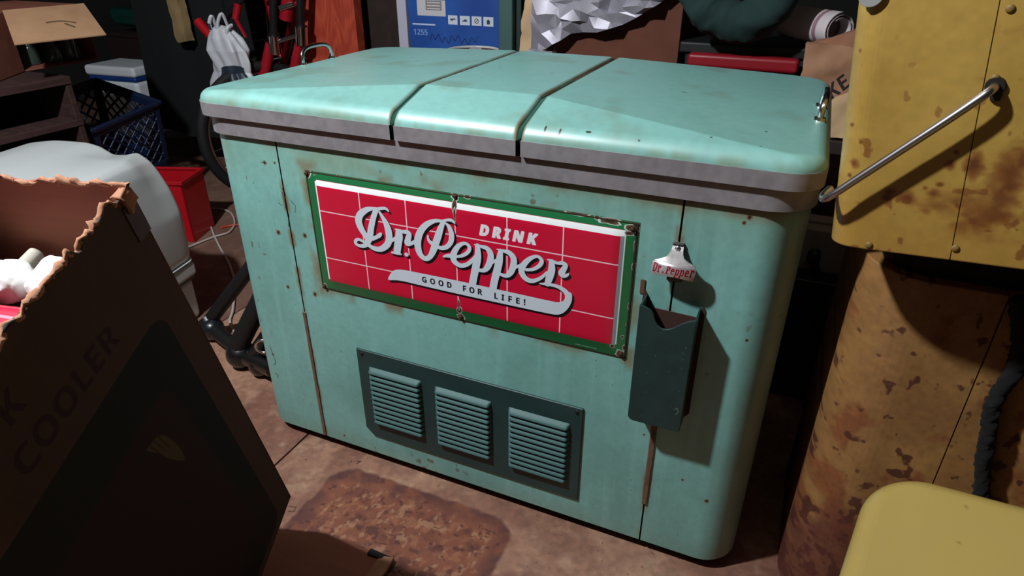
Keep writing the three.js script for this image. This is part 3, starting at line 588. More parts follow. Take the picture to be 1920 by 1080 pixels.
// ---------------------------------------------------------------- yellow machine on the right
{
  const t = thing('vending_machine', 'tall rusty yellow machine with a slanting chrome lever', 'machine', [0, 0, 0]);
  const yel = hex(0x9e7c38), yelL = hex(0xae8c44), rust = [104, 54, 24], rustD = [64, 32, 20];
  const blots = [[.140, .112, .007, .010, .95], [.174, .103, .010, .026, .8], [.168, .075, .012, .03, .5], [.082, .07, .008, .006, .85], [.065, .075, .0045, .004, .9], [.062, .068, .004, .003, .8], [.119, .11, .004, .004, .9], [.122, .125, .002, .002, .8], [.012, .233, .0015, .002, .9], [.013, .15, .0018, .0018, .9], [.026, .131, .0018, .002, .9], [.022, .105, .004, .004, .7], [.018, .09, .002, .002, .8], [.108, .077, .0055, .004, .8], [.13, .07, .02, .012, .35], [.05, .006, .003, .003, .9], [.112, .088, .003, .002, .8], [.18, .12, .006, .012, .5]];
  const upTex = canvasTex(1024, 1024, (u, v) => {
    const x = u * .6 - .05, y = (1 - v) * .6, n = fbm(x * 10, y * 10, 4, 111), f = fbm(x * 130, y * 130, 2, 113);
    let c = mix(yel, yelL, ss(.2, .8, n)); c = mix(c, [150, 108, 46], ss(.1, .0, y) * .45);
    const band = ss(.085, .05, y) * ss(.02, .05, y) * ss(.0, .08, x);
    c = mix(c, rust, band * ss(.48, .68, fbm(x * 26, y * 34, 4, 117)) * .75);
    for (const [bx_, by, rx, ry, k] of blots) { const d = Math.hypot((x - bx_) / rx, (y - by) / ry) + (fbm(x * 120, y * 120, 3, 119) - .5) * 1.1; if (d < 1.9) { c = mix(c, rust, ss(1.9, .7, d) * k * .75); c = mix(c, rustD, ss(.9, .2, d) * k * .55); } }
    c = mix(c, rust, ss(.72, .8, fbm(x * 60, y * 60, 3, 121)) * ss(.3, .1, y) * .6);
    return c.map(q => clamp(q * (.96 + .08 * f), 0, 255));
  });
  const up = phy(0xffffff, .36, { map: upTex, clearcoat: .3, clearcoatRoughness: .3 });
  const U = new THREE.Group(); U.name = 'upper_housing'; t.add(U);
  basis(U, [.966, .119, .229], [-.11, .993, -.051], [-.233, .024, .972], [.573, .767, .10]);
  const r = .036, HW = .5, HD = .42, HH = .56, sx = .1335;
  const arc = (cx, cz, a0, a1, n = 12) => { const P = []; for (let i = 0; i <= n; i++) { const a = a0 + (a1 - a0) * i / n; P.push([cx + Math.cos(a) * r, cz + Math.sin(a) * r]); } return P; };
  // plan, +z towards viewer
  const left = [[sx + .0008, 0], [sx + .0008, -HD], ...arc(r, -HD + r, Math.PI * 1.5, Math.PI), ...arc(r, -r, Math.PI, Math.PI / 2)];
  const right = [[sx + .0018, 0], ...arc(HW - r, -r, Math.PI / 2, 0), ...arc(HW - r, -HD + r, 0, -Math.PI / 2), [sx + .0018, -HD]];
  const uvU = g => uvXY(g, -.05, 0, .6, .6);
  obj('corner_shell', uvU(prism(left, 0, HH, .0025)), up, U);
  obj('front_shell', uvU(prism(right, 0, HH, .0025)), up, U);
  obj('seam_strip', bx(sx + .0002, sx + .0026, .004, HH - .004, -.02, -.0012, .0004, 1), std(0x4a2f16, .9), U); const riv = std(0x7e6230, .6, .1);
  for (const [x, y] of [[.1445, .269], [.1435, .203], [.138, .016], [.05, .007], [.144, .34]]) obj('rivet', new THREE.SphereGeometry(.0042, 12, 8).scale(1, 1, .5).translate(x, y, .001), riv, U);
  obj('badge', new THREE.CylinderGeometry(.013, .014, .006, 28).rotateX(Math.PI / 2).translate(.019, .292, .003), std(0x9d9c98, .5, .4), U, 'round grey metal badge');
  // lever
  obj('lever', tube([[.1445, .1945, .0], [.144, .194, .012], [.138, .1885, .021], [.11, .163, .0235], [.07, .1275, .0235], [.03, .092, .0235], [.008, .0725, .023], [-.004, .064, .017], [-.0065, .066, .004], [-.004, .069, -.012]], .0047, 90, 12), M.dullChrome, U, 'bent chrome lever rod');
  obj('lever_socket', [new THREE.CylinderGeometry(.0085, .0095, .005, 20).rotateX(Math.PI / 2).translate(.145, .195, .0025), bar([.147, .193, .002], [.147, .181, .001], .006, .0045)], std(0x17120e, .7, .3), U, 'blackened lever socket');

  const lowTex = canvasTex(1024, 1536, (u, v) => {
    const x = u * .6, y = (1 - v) * .75, n = fbm(x * 12, y * 8, 4, 131), f = fbm(x * 120, y * 120, 3, 133), k = fbm(x * 26 + 5, y * 20, 4, 135), q = fbm(x * 62, y * 50, 3, 137);
    let c = mix([158, 112, 58], [172, 130, 74], n); c = mix(c, [124, 84, 48], ss(.35, .65, fbm(x * 7, y * 5, 4, 143)) * .6);
    const low = ss(.55, .05, y);
    c = mix(c, [118, 62, 34], ss(.60 - low * .24, .78 - low * .2, k) * .7);
    c = mix(c, [70, 34, 24], ss(.70 - low * .2, .80 - low * .17, q) * .8);
    c = mix(c, [84, 38, 34], ss(.36, .18, y) * ss(.4, .6, fbm(x * 9, y * 7, 3, 141)) * .65);
    return c.map(w => clamp(w * (.9 + .2 * f), 0, 255));
  });
  const lowM = phy(0xffffff, .6, { map: lowTex });
  const L = new THREE.Group(); L.name = 'lower_body'; t.add(L); L.position.set(.642, 0, 0);
  const R = .09, lw = .55, ld = .44, ls = .170;
  const arcL = (cx, cz, a0, a1, n = 16) => { const P = []; for (let i = 0; i <= n; i++) { const a = a0 + (a1 - a0) * i / n; P.push([cx + Math.cos(a) * R, cz + Math.sin(a) * R]); } return P; };
  obj('corner_shell', uvXY(prism([[ls, 0], [ls, -ld], ...arcL(R, -ld + R, Math.PI * 1.5, Math.PI), ...arcL(R, -R, Math.PI, Math.PI / 2)], 0, .695, .002), 0, 0, .6, .75), lowM, L);
  obj('front_shell', uvXY(prism([[ls + .0022, 0], ...arcL(lw - R, -R, Math.PI / 2, 0), ...arcL(lw - R, -ld + R, 0, -Math.PI / 2), [ls + .0022, -ld]], 0, .695, .002), 0, 0, .6, .75), lowM, L);
  obj('neck', prism(rrect(.665, 1.17, -.42, -.02, .06, 8).slice(1), .694, .80, .002), M.rubber, t, 'dark recessed neck between the housings');

  // ragged black hose
  const hg = [], HP = [[.815, .70], [.838, .635], [.842, .60], [.838, .555], [.836, .53], [.842, .50], [.85, .46], [.855, .43], [.866, .385], [.873, .34], [.872, .28], [.88, .2], [.876, .1], [.885, .02]].map(([x, y]) => V(x + .002, y, .017));
  const hc = new THREE.CatmullRomCurve3(HP), ht = new THREE.TubeGeometry(hc, 160, .0105, 12);
  const hose = obj('hose', rough(ht, .0035, 160, 5), std(0x060606, .95));
  tag(hose, 'ragged black hose hanging down the rusty yellow lower body', 'hose');
}
// lid and body of a second yellow chest, right foreground
{
  const t = thing('yellow_chest', 'pale yellow enamelled chest with a rounded sloping lid in the right foreground', 'chest', [0, 0, 0]);
  const px = canvasTex(512, 512, (u, v) => { const n = fbm(u * 5, v * 5, 4, 151), s = fbm(u * 44, v * 44, 3, 153); return mix(mix([156, 132, 70], [164, 140, 77], n), [120, 84, 46], ss(.80, .86, s) * .5); });
  const pm = phy(0xffffff, .34, { map: px, clearcoat: .4, clearcoatRoughness: .25 });
  const Lg = new THREE.Group(); Lg.name = 'lid'; t.add(Lg); basis(Lg, [.9495, .19, .25], [-.2465, .945, .2187], [-.194, -.269, .9435], [.664, .628, .352]);
  obj('lid_shell', uvXZ(prism(rrect(-.017, .43, -.017, .44, .056, 12).slice(1), -.052, 0, .02, 8), 0, 0, .6, .6), pm, Lg);
  obj('lid_rim', uvXZ(prism(rrect(-.019, .432, -.019, .442, .058, 12).slice(1), -.088, -.0545, .004, 3), 0, 0, .6, .6), pm, Lg);
  obj('rust_seam', prism(rrect(-.0165, .4295, -.0165, .4395, .055, 12).slice(1), -.056, -.05, .001, 1), std(0x6a3c1c, .85), Lg, 'thin rusty seam');
  obj('body', uvBox(prism(rrect(.72, 1.12, .42, .80, .05, 8).slice(1), 0, .40, .006), .6, .6), pm, t);
}

// ---------------------------------------------------------------- big carton, left foreground
const card = [150, 98, 70];
const cardMat = std(0xffffff, .85, 0, { map: canvasTex(512, 512, (u, v) => { const n = fbm(u * 6, v * 6, 4, 161), s = fbm(u * 3, v * 120, 2, 163); return mix([146, 84, 64], [172, 106, 82], n * .7 + s * .3); }) });
const tornMat = std(0xffffff, .9, 0, { map: sheetTex(0x9a6248, 0xc69476, 171, 30) });
{
  const t = thing('carton', 'tall torn brown carton printed with a dark rounded panel and the word COOLER', 'cardboard box', [0, 0, 0]);
  basis(t, [.273, -.321, .907], [.14, .946, .293], [-.952, .047, .303], [-.164, .849, .489]);
  const W = .42, D = .36, H = .755;
  const face = canvasTex(1024, 1840, (u, v) => { const n = fbm(u * 7, v * 12, 4, 165), s = fbm(u * 180, v * 3, 2, 167); return mix([66, 46, 36], [84, 60, 46], n * .7 + s * .3); }, (g, w, h) => {
    // u runs right to left along X; canvas x from X: (W - X)/W
    const X = x => (W - x) / W * w, Y = y => -y / H * h, sc = w / W;
    const rrp = (x0, x1, y0, y1, r) => { g.beginPath(); g.moveTo(X(x1) + r, Y(y0)); g.arcTo(X(x0), Y(y0), X(x0), Y(y1), r); g.arcTo(X(x0), Y(y1), X(x1), Y(y1), r); g.arcTo(X(x1), Y(y1), X(x1), Y(y0), r); g.arcTo(X(x1), Y(y0), X(x0), Y(y0), r); g.closePath(); };
    g.fillStyle = '#0c1413'; rrp(.048, .41, -.138, -.735, 70); g.fill();
    g.fillStyle = '#260d13'; rrp(.098, .372, -.222, -.66, 60); g.fill();
    g.strokeStyle = '#1a1216'; g.lineWidth = 16; g.beginPath(); g.moveTo(X(.24), Y(-.235)); g.quadraticCurveTo(X(.2), Y(-.25), X(.165), Y(-.262)); g.stroke();
    g.lineWidth = 9; g.beginPath(); g.moveTo(X(.2), Y(-.36)); g.quadraticCurveTo(X(.17), Y(-.42), X(.13), Y(-.47)); g.stroke();
    g.fillStyle = '#54452a'; g.beginPath(); g.moveTo(X(.178), Y(-.255)); g.quadraticCurveTo(X(.15), Y(-.255), X(.143), Y(-.28)); g.quadraticCurveTo(X(.132), Y(-.32), X(.142), Y(-.345)); g.quadraticCurveTo(X(.16), Y(-.315), X(.165), Y(-.285)); g.closePath(); g.fill();
    g.strokeStyle = '#3a2418'; g.lineWidth = 5; for (const k of [0, 1, 2]) { g.beginPath(); g.moveTo(X(.17 - k * .008), Y(-.257)); g.lineTo(X(.165 - k * .008), Y(-.285 - k * .006)); g.stroke(); }
    g.fillStyle = '#2e1420'; g.font = `bold ${Math.round(.046 * sc)}px sans-serif`; g.textBaseline = 'alphabetic';
    const word = (s, xa, xb, y) => { const ws = [...s].map(c => g.measureText(c).width), tot = ws.reduce((a, b) => a + b, 0), sp = s.length > 1 ? ((X(xb) - X(xa)) - tot) / (s.length - 1) : 0; let x = X(xa); [...s].forEach((c, i) => { g.fillText(c, x, Y(y)); x += ws[i] + sp; }); };
    word('COOLER', .292, .118, -.108); word('K', .27, .24, -.052);
  });
  const faceM = std(0xffffff, .82, 0, { map: face });
  const jag = (a, b, n, y, amp, s) => { const P = []; for (let i = 0; i <= n; i++) P.push([a + (b - a) * i / n, y(i / n) + (fbm(i * .55, s, 3, s) - .5) * amp]); return P; };
  // printed wall (plane Z=0), torn along the top
  const top1 = jag(0, W, 70, q => .006 + .012 * ss(0, .1, q), .02, 3);
  const f1 = plate([[W, -H], [0, -H], ...top1].reverse(), .003, .0006); f1.translate(0, 0, 0);
  const gf = uvXY(f1, W, -H, -W, H); obj('printed_wall', gf, faceM, t);
  // far wall (plane X=0)
  const top2 = jag(0, D, 60, q => .02 - .006 * q, .014, 9);
  const f2 = plate([[0, -H], ...top2, [D, -H]].map(([z, y]) => [-z, y]), .003, .0006); f2.rotateY(Math.PI / 2); f2.translate(0, 0, 0);
  obj('end_wall', uvBox(f2, .5, .5), cardMat, t);
  const f3 = plate([[0, -H], [D, -H], [D, .005], [0, .005]].map(([z, y]) => [-z, y]), .003, .0006); f3.rotateY(Math.PI / 2); f3.translate(W - .003, 0, 0);
  obj('end_wall', uvBox(f3, .5, .5), cardMat, t);
  const f4 = plate([[0, -H], [W, -H], [W, .005], [0, .005]], .003, .0006); f4.translate(0, 0, D - .003);
  obj('back_wall', uvBox(f4, .5, .5), cardMat, t);
  obj('bottom', uvBox(bx(0, W, -H, -H + .004, 0, D, .001), .5, .5), cardMat, t);
  // ragged torn edges
  const torn = (P, s) => rough(new THREE.TubeGeometry(new THREE.CatmullRomCurve3(P), 160, .0032, 8), .0048, 110, s);
  obj('torn_edge', torn(top1.map(([x, y]) => V(x, y - .001, .002)), 3), tornMat, t, 'ragged torn cardboard edge');
  obj('torn_edge', torn(top2.map(([z, y]) => V(.0012, y - .001, z)), 8), tornMat, t, 'ragged torn cardboard edge');
  obj('torn_edge', rough(bx(-.004, .020, -.004, .017, -.002, .010, .003, 6), .009, 95, 11), tornMat, t, 'ragged torn cardboard edge');
  obj('tape', bx(-.0012, .024, -.045, .004, -.0022, -.0004, .0005, 1), std(0x241611, .5), t, 'dark brown tape');

  const inside = (name, label, cat, grp) => { const o = thing(name, label, cat, [0, 0, 0], 0, grp); basis(o, [.273, -.321, .907], [.14, .946, .293], [-.952, .047, .303], [-.164, .849, .489]); return o; };
  const foamM = std(0xf4f5f2, .7), foamTex = M.white;
  const lump = (name, label, sx, sy, sz, x, y, z, s, rot = 0) => { const o = inside(name, label, 'packing foam', 'white foam packing pieces'); const g = rough(new RoundedBoxGeometry(sx, sy, sz, 6, Math.min(sx, sy, sz) * .45), .006, 45, s); g.rotateY(rot); g.translate(x, y, z); obj('block', g, foamM, o); return o; };
  lump('foam_block', 'large white foam piece against the printed carton wall', .06, .05, .05, .065, -.075, .042, 21, .3);
  lump('foam_block', 'rounded white foam piece in the middle of the open carton', .056, .05, .048, .066, -.080, .098, 22, -.3);
  lump('foam_block', 'white foam piece farthest from the printed carton wall', .054, .046, .048, .070, -.082, .150, 23, .1);
  const roll = inside('paper_roll', 'small white paper roll with an open core in the carton', 'paper roll');
  const rs = new THREE.Shape(); rs.absarc(0, 0, .0075, 0, Math.PI * 2); const hole = new THREE.Path(); hole.absarc(0, 0, .003, 0, Math.PI * 2, true); rs.holes.push(hole);
  const rg = new THREE.ExtrudeGeometry(rs, { depth: .022, bevelEnabled: true, bevelThickness: .002, bevelSize: .002, bevelSegments: 3, curveSegments: 24 }); rg.rotateY(1.5); rg.translate(.022, -.084, .150); obj('roll', rg, std(0xb8b2a4, .85), roll);
  const pk = inside('packet', 'glossy red and white packet in the carton', 'packet');
  const pt = canvasTex(256, 256, (u, v) => mix([200, 30, 60], [212, 52, 82], fbm(u * 6, v * 6, 3, 181)), (g, w, h) => { g.fillStyle = '#e6dcea'; g.beginPath(); g.moveTo(w * .42, 0); g.quadraticCurveTo(w * .30, h * .5, w * .46, h); g.lineTo(w, h); g.lineTo(w, 0); g.fill(); g.strokeStyle = '#e690a6'; g.lineWidth = 7; g.beginPath(); g.moveTo(w * .24, 0); g.quadraticCurveTo(w * .12, h * .5, w * .28, h); g.stroke(); });
  obj('wrapper', uvXZ(rough(new RoundedBoxGeometry(.13, .05, .165, 5, .018), .004, 40, 31).translate(.176, -.088, .097), .108, .01, .14, .21), phy(0xffffff, .3, { map: pt, clearcoat: .4 }), pk);
  const pot = inside('black_canister', 'black round canister standing in the carton', 'canister');
  obj('body', [new THREE.CylinderGeometry(.062, .062, .15, 32).translate(.075, -.03, .255), new THREE.CylinderGeometry(.056, .062, .012, 32).translate(.075, .05, .255)], M.black, pot);
  const pad = inside('packing_paper', 'brown packing paper filling the carton', 'packing paper');
  obj('paper', rough(new RoundedBoxGeometry(W - .03, .5, D - .03, 4, .02), .004, 20, 41).translate(W / 2, -.37, D / 2 + .002), std(0x5b3a2b, .9), pad);
}
// torn flap lying on the floor
{
  const t = thing('cardboard_flap', 'torn cardboard flap lying on the concrete beside the carton', 'cardboard', [0, 0, 0]);
  const f = plate([[-.335, -.262], [-.235, -.232], [-.13, -.229], [-.09, -.2315], [-.085, -.30], [-.10, -.46], [-.14, -.60], [-.40, -.56]], .004, .0008); f.rotateX(-Math.PI / 2); f.translate(0, .001, 0);
  obj('sheet', uvBox(rough(f, .0006, 30, 3), .5, .5), cardMat, t);
  const e = plate([[0, 0], [.03, .002], [.034, -.03], [.028, -.075], [.0, -.09]], .004, .0008); e.rotateX(-Math.PI / 2); e.rotateZ(.22); e.translate(-.095, .004, .2325);
  obj('bent_tip', uvBox(e, .5, .5), tornMat, t, 'paler bent tip');
  obj('torn_tape', rough(bx(-.125, -.072, .005, .012, .2265, .240, .003, 5), .004, 110, 13), std(0x120d0c, .8), t, 'blackened torn tape');
}

// ---------------------------------------------------------------- white bin, red box, cables, black frame
{
  const t = thing('storage_bin', 'white plastic hooded bin behind the torn carton', 'plastic bin', [0, 0, 0]);
  const wm = phy(0xc9cccb, .42, { clearcoat: .15 });
  t.position.set(-1.19, 0, -.355); t.rotation.y = .208;
  // hood: cross-section in x,y swept towards the viewer; the rear edge dips like a hand hold
  const F0 = [[-.52, .21], [-.012, .206], [.006, .21], [.014, .228], [.018, .30], [.019, .37], [.003, .44], [-.02, .492], [-.043, .527], [-.078, .550], [-.115, .543], [-.165, .541], [-.205, .562], [-.25, .572], [-.36, .572], [-.46, .555], [-.51, .50], [-.525, .40]];
  const F1 = [[-.52, .21], [-.012, .206], [.008, .21], [.016, .228], [.02, .30], [.021, .37], [.016, .45], [.010, .515], [.0, .546], [-.02, .560], [-.08, .566], [-.15, .568], [-.205, .570], [-.25, .572], [-.36, .572], [-.46, .555], [-.51, .50], [-.525, .40]];
  const c0 = new THREE.CatmullRomCurve3(F0.map(([x, y]) => V(x, y, 0)), true, 'catmullrom', .3), c1 = new THREE.CatmullRomCurve3(F1.map(([x, y]) => V(x, y, 0)), true, 'catmullrom', .3);
  const zs = [[0, .95], [.003, .975], [.009, .99], [.02, 1], [.05, 1], [.09, 1], [.14, 1], [.25, 1], [.40, 1], [.48, 1], [.492, .99], [.5, .96]];
  const pt = (u, k) => { const [z, s] = zs[k], q = c0.getPoint(u).lerp(c1.getPoint(u), ss(.01, .16, z)); return V(-.25 + (q.x + .25) * s, .38 + (q.y - .38) * s, z); };
  const g = grid(120, zs.length - 1, (u, v) => pt(u, Math.round(v * (zs.length - 1))));
  const cap = k => { const s = new THREE.ShapeGeometry(new THREE.Shape(Array.from({ length: 120 }, (_, i) => { const q = pt(i / 120, k); return new THREE.Vector2(q.x, q.y); }))); s.translate(0, 0, zs[k][0]); return s; };
  obj('hood', [g, cap(0), cap(zs.length - 1)], wm, t);
  obj('base', bx(-.48, .0, 0, .145, .004, .48, .02, 4), wm, t);
  obj('rim', [bx(-.5, .014, .152, .2, -.006, .49, .014, 4)], wm, t);
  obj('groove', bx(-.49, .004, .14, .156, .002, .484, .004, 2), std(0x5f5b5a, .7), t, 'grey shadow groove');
}
{
  const t = thing('red_crate', 'bright red plastic box on the floor beside the white bin', 'box', [-1.852, 0, -.81], .356);
  const rm = phy(0xb3101c, .4, { clearcoat: .2 }), w = .15, d = .09, h = .258;
  obj('body', [bx(-w, w, 0, h, d - .008, d, .003), bx(-w, w, 0, h, -d, -d + .008, .003), bx(w - .008, w, 0, h, -d, d, .003), bx(-w, -w + .008, 0, h, -d, d, .003), bx(-w, w, 0, .008, -d, d, .002)], rm, t);
  obj('rim', [bx(-w - .006, w + .006, h - .012, h + .004, d - .008, d + .006, .003), bx(-w - .006, w + .006, h - .012, h + .004, -d - .006, -d + .008, .003), bx(w - .008, w + .006, h - .012, h + .004, -d, d, .003), bx(-w - .006, -w + .008, h - .012, h + .004, -d, d, .003)], rm, t);
}
tag(obj('cable', tube([[-1.66, .006, -.66], [-1.655, .006, -.737], [-1.642, .006, -.839], [-1.623, .006, -.909], [-1.691, .006, -1.009], [-1.82, .006, -1.092], [-1.95, .006, -1.06], [-1.826, .006, -.985], [-1.66, .006, -.86], [-1.52, .006, -.76], [-1.40, .006, -.68], [-1.257, .006, -.563], [-1.117, .006, -.412], [-1.061, .006, -.342], [-.95, .006, -.27]], .0045, 160, 8), std(0xb9aca4, .55)), 'pale white cable looping across the concrete floor', 'cable');
tag(obj('cable', tube([[-1.69, .005, -.93], [-1.678, .005, -.955], [-1.659, .005, -.976], [-1.5, .005, -1.12], [-1.2, .005, -1.15]], .0055, 60, 8), std(0xb03a24, .5)), 'orange red cord lying under the white cable', 'cable');
{
  const t = thing('tubular_frame', 'black tubular stand with round joints leaning behind the green cooler', 'stand', [0, 0, 0]);
  obj('tube_leg', bar([-1.055, .055, -.262], [-.76, .40, -.34], .0215, .0205), M.black, t);
  obj('tube_leg', bar([-.845, .075, -.172], [-.655, .42, -.27], .0285, .027), M.black, t);
  obj('joint', [new THREE.SphereGeometry(.036, 24, 16).translate(-1.035, .04, -.252), bar([-1.06, .06, -.262], [-1.035, .04, -.252], .031)], phy(0x15191c, .3, { clearcoat: .3 }), t, 'glossy black ball joint');
  obj('cross_tube', bar([-1.035, .04, -.252], [-.87, .045, -.19], .023, .021), M.black, t);
  obj('foot', new THREE.SphereGeometry(.042, 24, 16).scale(1, 1.0, 1).translate(-.845, .045, -.175), phy(0x0e1012, .35, { clearcoat: .2 }), t);
  obj('hub', [new THREE.SphereGeometry(.034, 20, 14).translate(-.765, .036, -.165), bar([-.845, .045, -.175], [-.70, .05, -.15], .026), bar([-.79, .06, -.17], [-.66, .24, -.22], .02)], phy(0x0c0e10, .3, { clearcoat: .4 }), t);
  obj('ring', new THREE.TorusGeometry(.020, .0045, 10, 28).rotateY(.5).translate(-.722, .118, -.15), M.chrome, t, 'chrome ring');
}

// ---------------------------------------------------------------- left background: shelf, crate, boxes
{
  const t = thing('low_shelf', 'low dark brown wooden shelf along the left side', 'shelf', [0, 0, 0]);
  const wm = std(0xffffff, .7, 0, { map: canvasTex(256, 256, (u, v) => mix([44, 26, 24], [74, 48, 44], fbm(u * 3, v * 50, 3, 201))) });
  const z0 = -.66, z1 = .05, X = -1.97, XB = -2.62;
  obj('top_board', uvBox(bx(XB, X, .636, .664, z0, z1, .003), .4, .4), wm, t);
  obj('shelf_board', uvBox(bx(XB, X, .484, .508, z0, z1, .003), .4, .4), wm, t);
  obj('side_board', uvBox(bx(XB, X - .004, 0, .64, z0, z0 + .022, .003), .4, .4), wm, t);
  obj('side_board', uvBox(bx(XB, X - .004, 0, .64, z1 - .022, z1, .003), .4, .4), wm, t);
  obj('back_board', uvBox(bx(XB - .012, XB, 0, .66, z0, z1, .003), .4, .4), wm, t);
  obj('shelf_board', uvBox(bx(XB, X, .05, .074, z0, z1, .003), .4, .4), wm, t);
}
{
  const t = thing('open_carton', 'open cardboard box lying on its side with a tan top flap hanging out', 'cardboard box', [0, 0, 0]);
  const m = std(0xffffff, .85, 0, { map: sheetTex(0x7c4230, 0x935540, 205, 8) });
  const quad = (a, b, c, d, th = .004) => { const A = V(...a), B = V(...b), C = V(...c), Dd = V(...d); const g = grid(8, 8, (u, v) => A.clone().lerp(B, u).lerp(Dd.clone().lerp(C, u), v)); const nrm = B.clone().sub(A).cross(Dd.clone().sub(A)).normalize().multiplyScalar(-th); const g2 = grid(8, 8, (u, v) => A.clone().lerp(B, u).lerp(Dd.clone().lerp(C, u), v).add(nrm), true); const e = (p, q) => grid(1, 1, (u, v) => p.clone().lerp(q, u).add(nrm.clone().multiplyScalar(v))); return [g, g2, e(A, B), e(B, C), e(C, Dd), e(Dd, A)]; };
  obj('top', bx(-2.62, -2.2, .872, .877, -.95, -.64, .001), m, t); obj('bottom', bx(-2.62, -2.2, .665, .669, -.95, -.64, .001), m, t);
  obj('back', bx(-2.62, -2.615, .668, .875, -.95, -.64, .001), m, t);
  obj('side', bx(-2.62, -2.2, .668, .874, -.645, -.641, .001), m, t); obj('side', bx(-2.62, -2.2, .668, .874, -.95, -.946, .001), m, t);
  const ft = canvasTex(512, 256, (u, v) => mix([188, 142, 106], [206, 162, 124], fbm(u * 5, v * 5, 4, 207)), (g, w, h) => { g.strokeStyle = 'rgba(96,78,48,.85)'; g.lineCap = 'round'; g.lineWidth = 11; g.beginPath(); g.moveTo(w * .42, h * .5); g.quadraticCurveTo(w * .6, h * .55, w * .74, h * .42); g.stroke(); g.lineWidth = 13; g.beginPath(); g.moveTo(w * .62, h * .42); g.lineTo(w * .70, h * .3); g.stroke(); });
  obj('top_flap', quad([-2.2, .876, -.638], [-2.2, .876, -.954], [-1.9, .792, -.795], [-1.9, .798, -.463]), std(0xffffff, .8, 0, { map: ft }), t, 'tan flap with a scuffed mark');
  obj('side_flap', quad([-2.2, .872, -.641], [-2.2, .668, -.641], [-2.03, .668, -.40], [-2.03, .872, -.40]), m, t, 'reddish brown side flap');
  // glass jars in the mouth of the box
  const jm = new THREE.MeshPhysicalMaterial({ color: 0x9db4a6, roughness: .08, transmission: .9, thickness: .01, ior: 1.45, side: THREE.DoubleSide });
  const pts = [[0, 0], [.026, 0], [.029, .006], [.029, .07], [.02, .09], [.017, .10], [.017, .12]].map(([x, y]) => new THREE.Vector2(x, y));
  const jar = (x, z, h, label, col) => { const j = thing('glass_jar', label, 'jar', [x, .669, z], 0); const g = new THREE.LatheGeometry(pts, 24); g.scale(1, h, 1); obj('glass', g, jm, j); obj('lid', new THREE.CylinderGeometry(.019, .019, .016, 20).translate(0, .12 * h, 0), std(col, .5, .3), j); };
  jar(-2.26, -.885, 1.35, 'tall greenish glass jar at the outer end of the open cardboard box', 0x5d6d66); jar(-2.28, -.82, .75, 'short glass jar with a pinkish lid in the open cardboard box', 0xa87c78); jar(-2.30, -.745, .8, 'glass jar with a dark lid in the middle of the open cardboard box', 0x3a2a28);
}
{
  const t = thing('milk_crate', 'dark blue plastic milk crate with diamond lattice sides standing tilted', 'crate', [-2.27, .0, -.93]);
  const m = phy(0x0e1c38, .5, { clearcoat: .1 }), w = .165, h = .30, th = .012;
  const C = new THREE.Group(); C.name = 'shell'; t.add(C); t.position.set(-2.24, .215, -.89); t.rotation.set(.12, .05, -.22);
  const lattice = (len) => { const g = []; const n = 6; for (let i = -4; i <= n + 4; i++) for (const s of [1, -1]) { // diagonals clipped to the panel
      const x0 = -len + i * (2 * len / n); let a = [x0, .03], b = [x0 + s * (h - .06), h - .03];
      const clipx = (p, q) => { const lim = len - .008; const f = (x) => { const k = (x - p[0]) / (q[0] - p[0]); return [x, p[1] + (q[1] - p[1]) * k]; }; let P = p, Q = q; if (P[0] < -lim) P = f(-lim); if (P[0] > lim) P = f(lim); if (Q[0] < -lim) Q = f(-lim); if (Q[0] > lim) Q = f(lim); return [P, Q]; };
      if (Math.max(a[0], b[0]) < -len || Math.min(a[0], b[0]) > len) continue; [a, b] = clipx(a, b); if (Math.hypot(a[0] - b[0], a[1] - b[1]) < .02) continue;
      g.push(bar([a[0], a[1], 0], [b[0], b[1], 0], .0048, .0048, 6)); }
    return g; };
  for (let k = 0; k < 4; k++) {
    const side = obj('side', [...lattice(w), bx(-w, w, 0, .035, -th / 2, th / 2, .003), bx(-w, w, h - .035, h, -th / 2, th / 2, .003), bx(-w, -w + .022, 0, h, -th / 2, th / 2, .003), bx(w - .022, w, 0, h, -th / 2, th / 2, .003)], m, C);
    const a = k * Math.PI / 2; side.rotation.y = a; side.position.set(Math.sin(a) * w, 0, Math.cos(a) * w);
  }
  obj('rim', [bx(-w - .012, w + .012, h - .012, h + .006, w - .004, w + .014, .004), bx(-w - .012, w + .012, h - .012, h + .006, -w - .014, -w + .004, .004), bx(w - .004, w + .014, h - .012, h + .006, -w, w, .004), bx(-w - .014, -w + .004, h - .012, h + .006, -w, w, .004)], m, C);
  obj('floor_grid', bx(-w, w, 0, .012, -w, w, .003), m, C);
  const s = thing('plastic_tub', 'black plastic tub under the tilted blue crate', 'tub', [-2.27, 0, -.91]);
  obj('body', prism(rrect(-.15, .15, -.15, .15, .03, 6).slice(1), 0, .14, .006), M.black, s); obj('rim', prism(rrect(-.16, .16, -.16, .16, .035, 6).slice(1), .135, .15, .005), M.black, s);
}
{
  const t = thing('picnic_cooler', 'white picnic cooler with a blue stripe beyond the blue crate', 'picnic cooler', [-3.34, .06, -1.92], .10);
  const w = phy(0xeef1f6, .45, { clearcoat: .1 });
  obj('body', bx(-.18, .18, -.06, .29, -.13, .13, .025, 4), w, t); obj('lid', bx(-.19, .19, .315, .375, -.14, .14, .02, 4), w, t, 'white lid');
  obj('stripe', bx(-.182, .182, .286, .318, -.132, .132, .02, 3), std(0x173c86, .5), t, 'blue stripe');
}
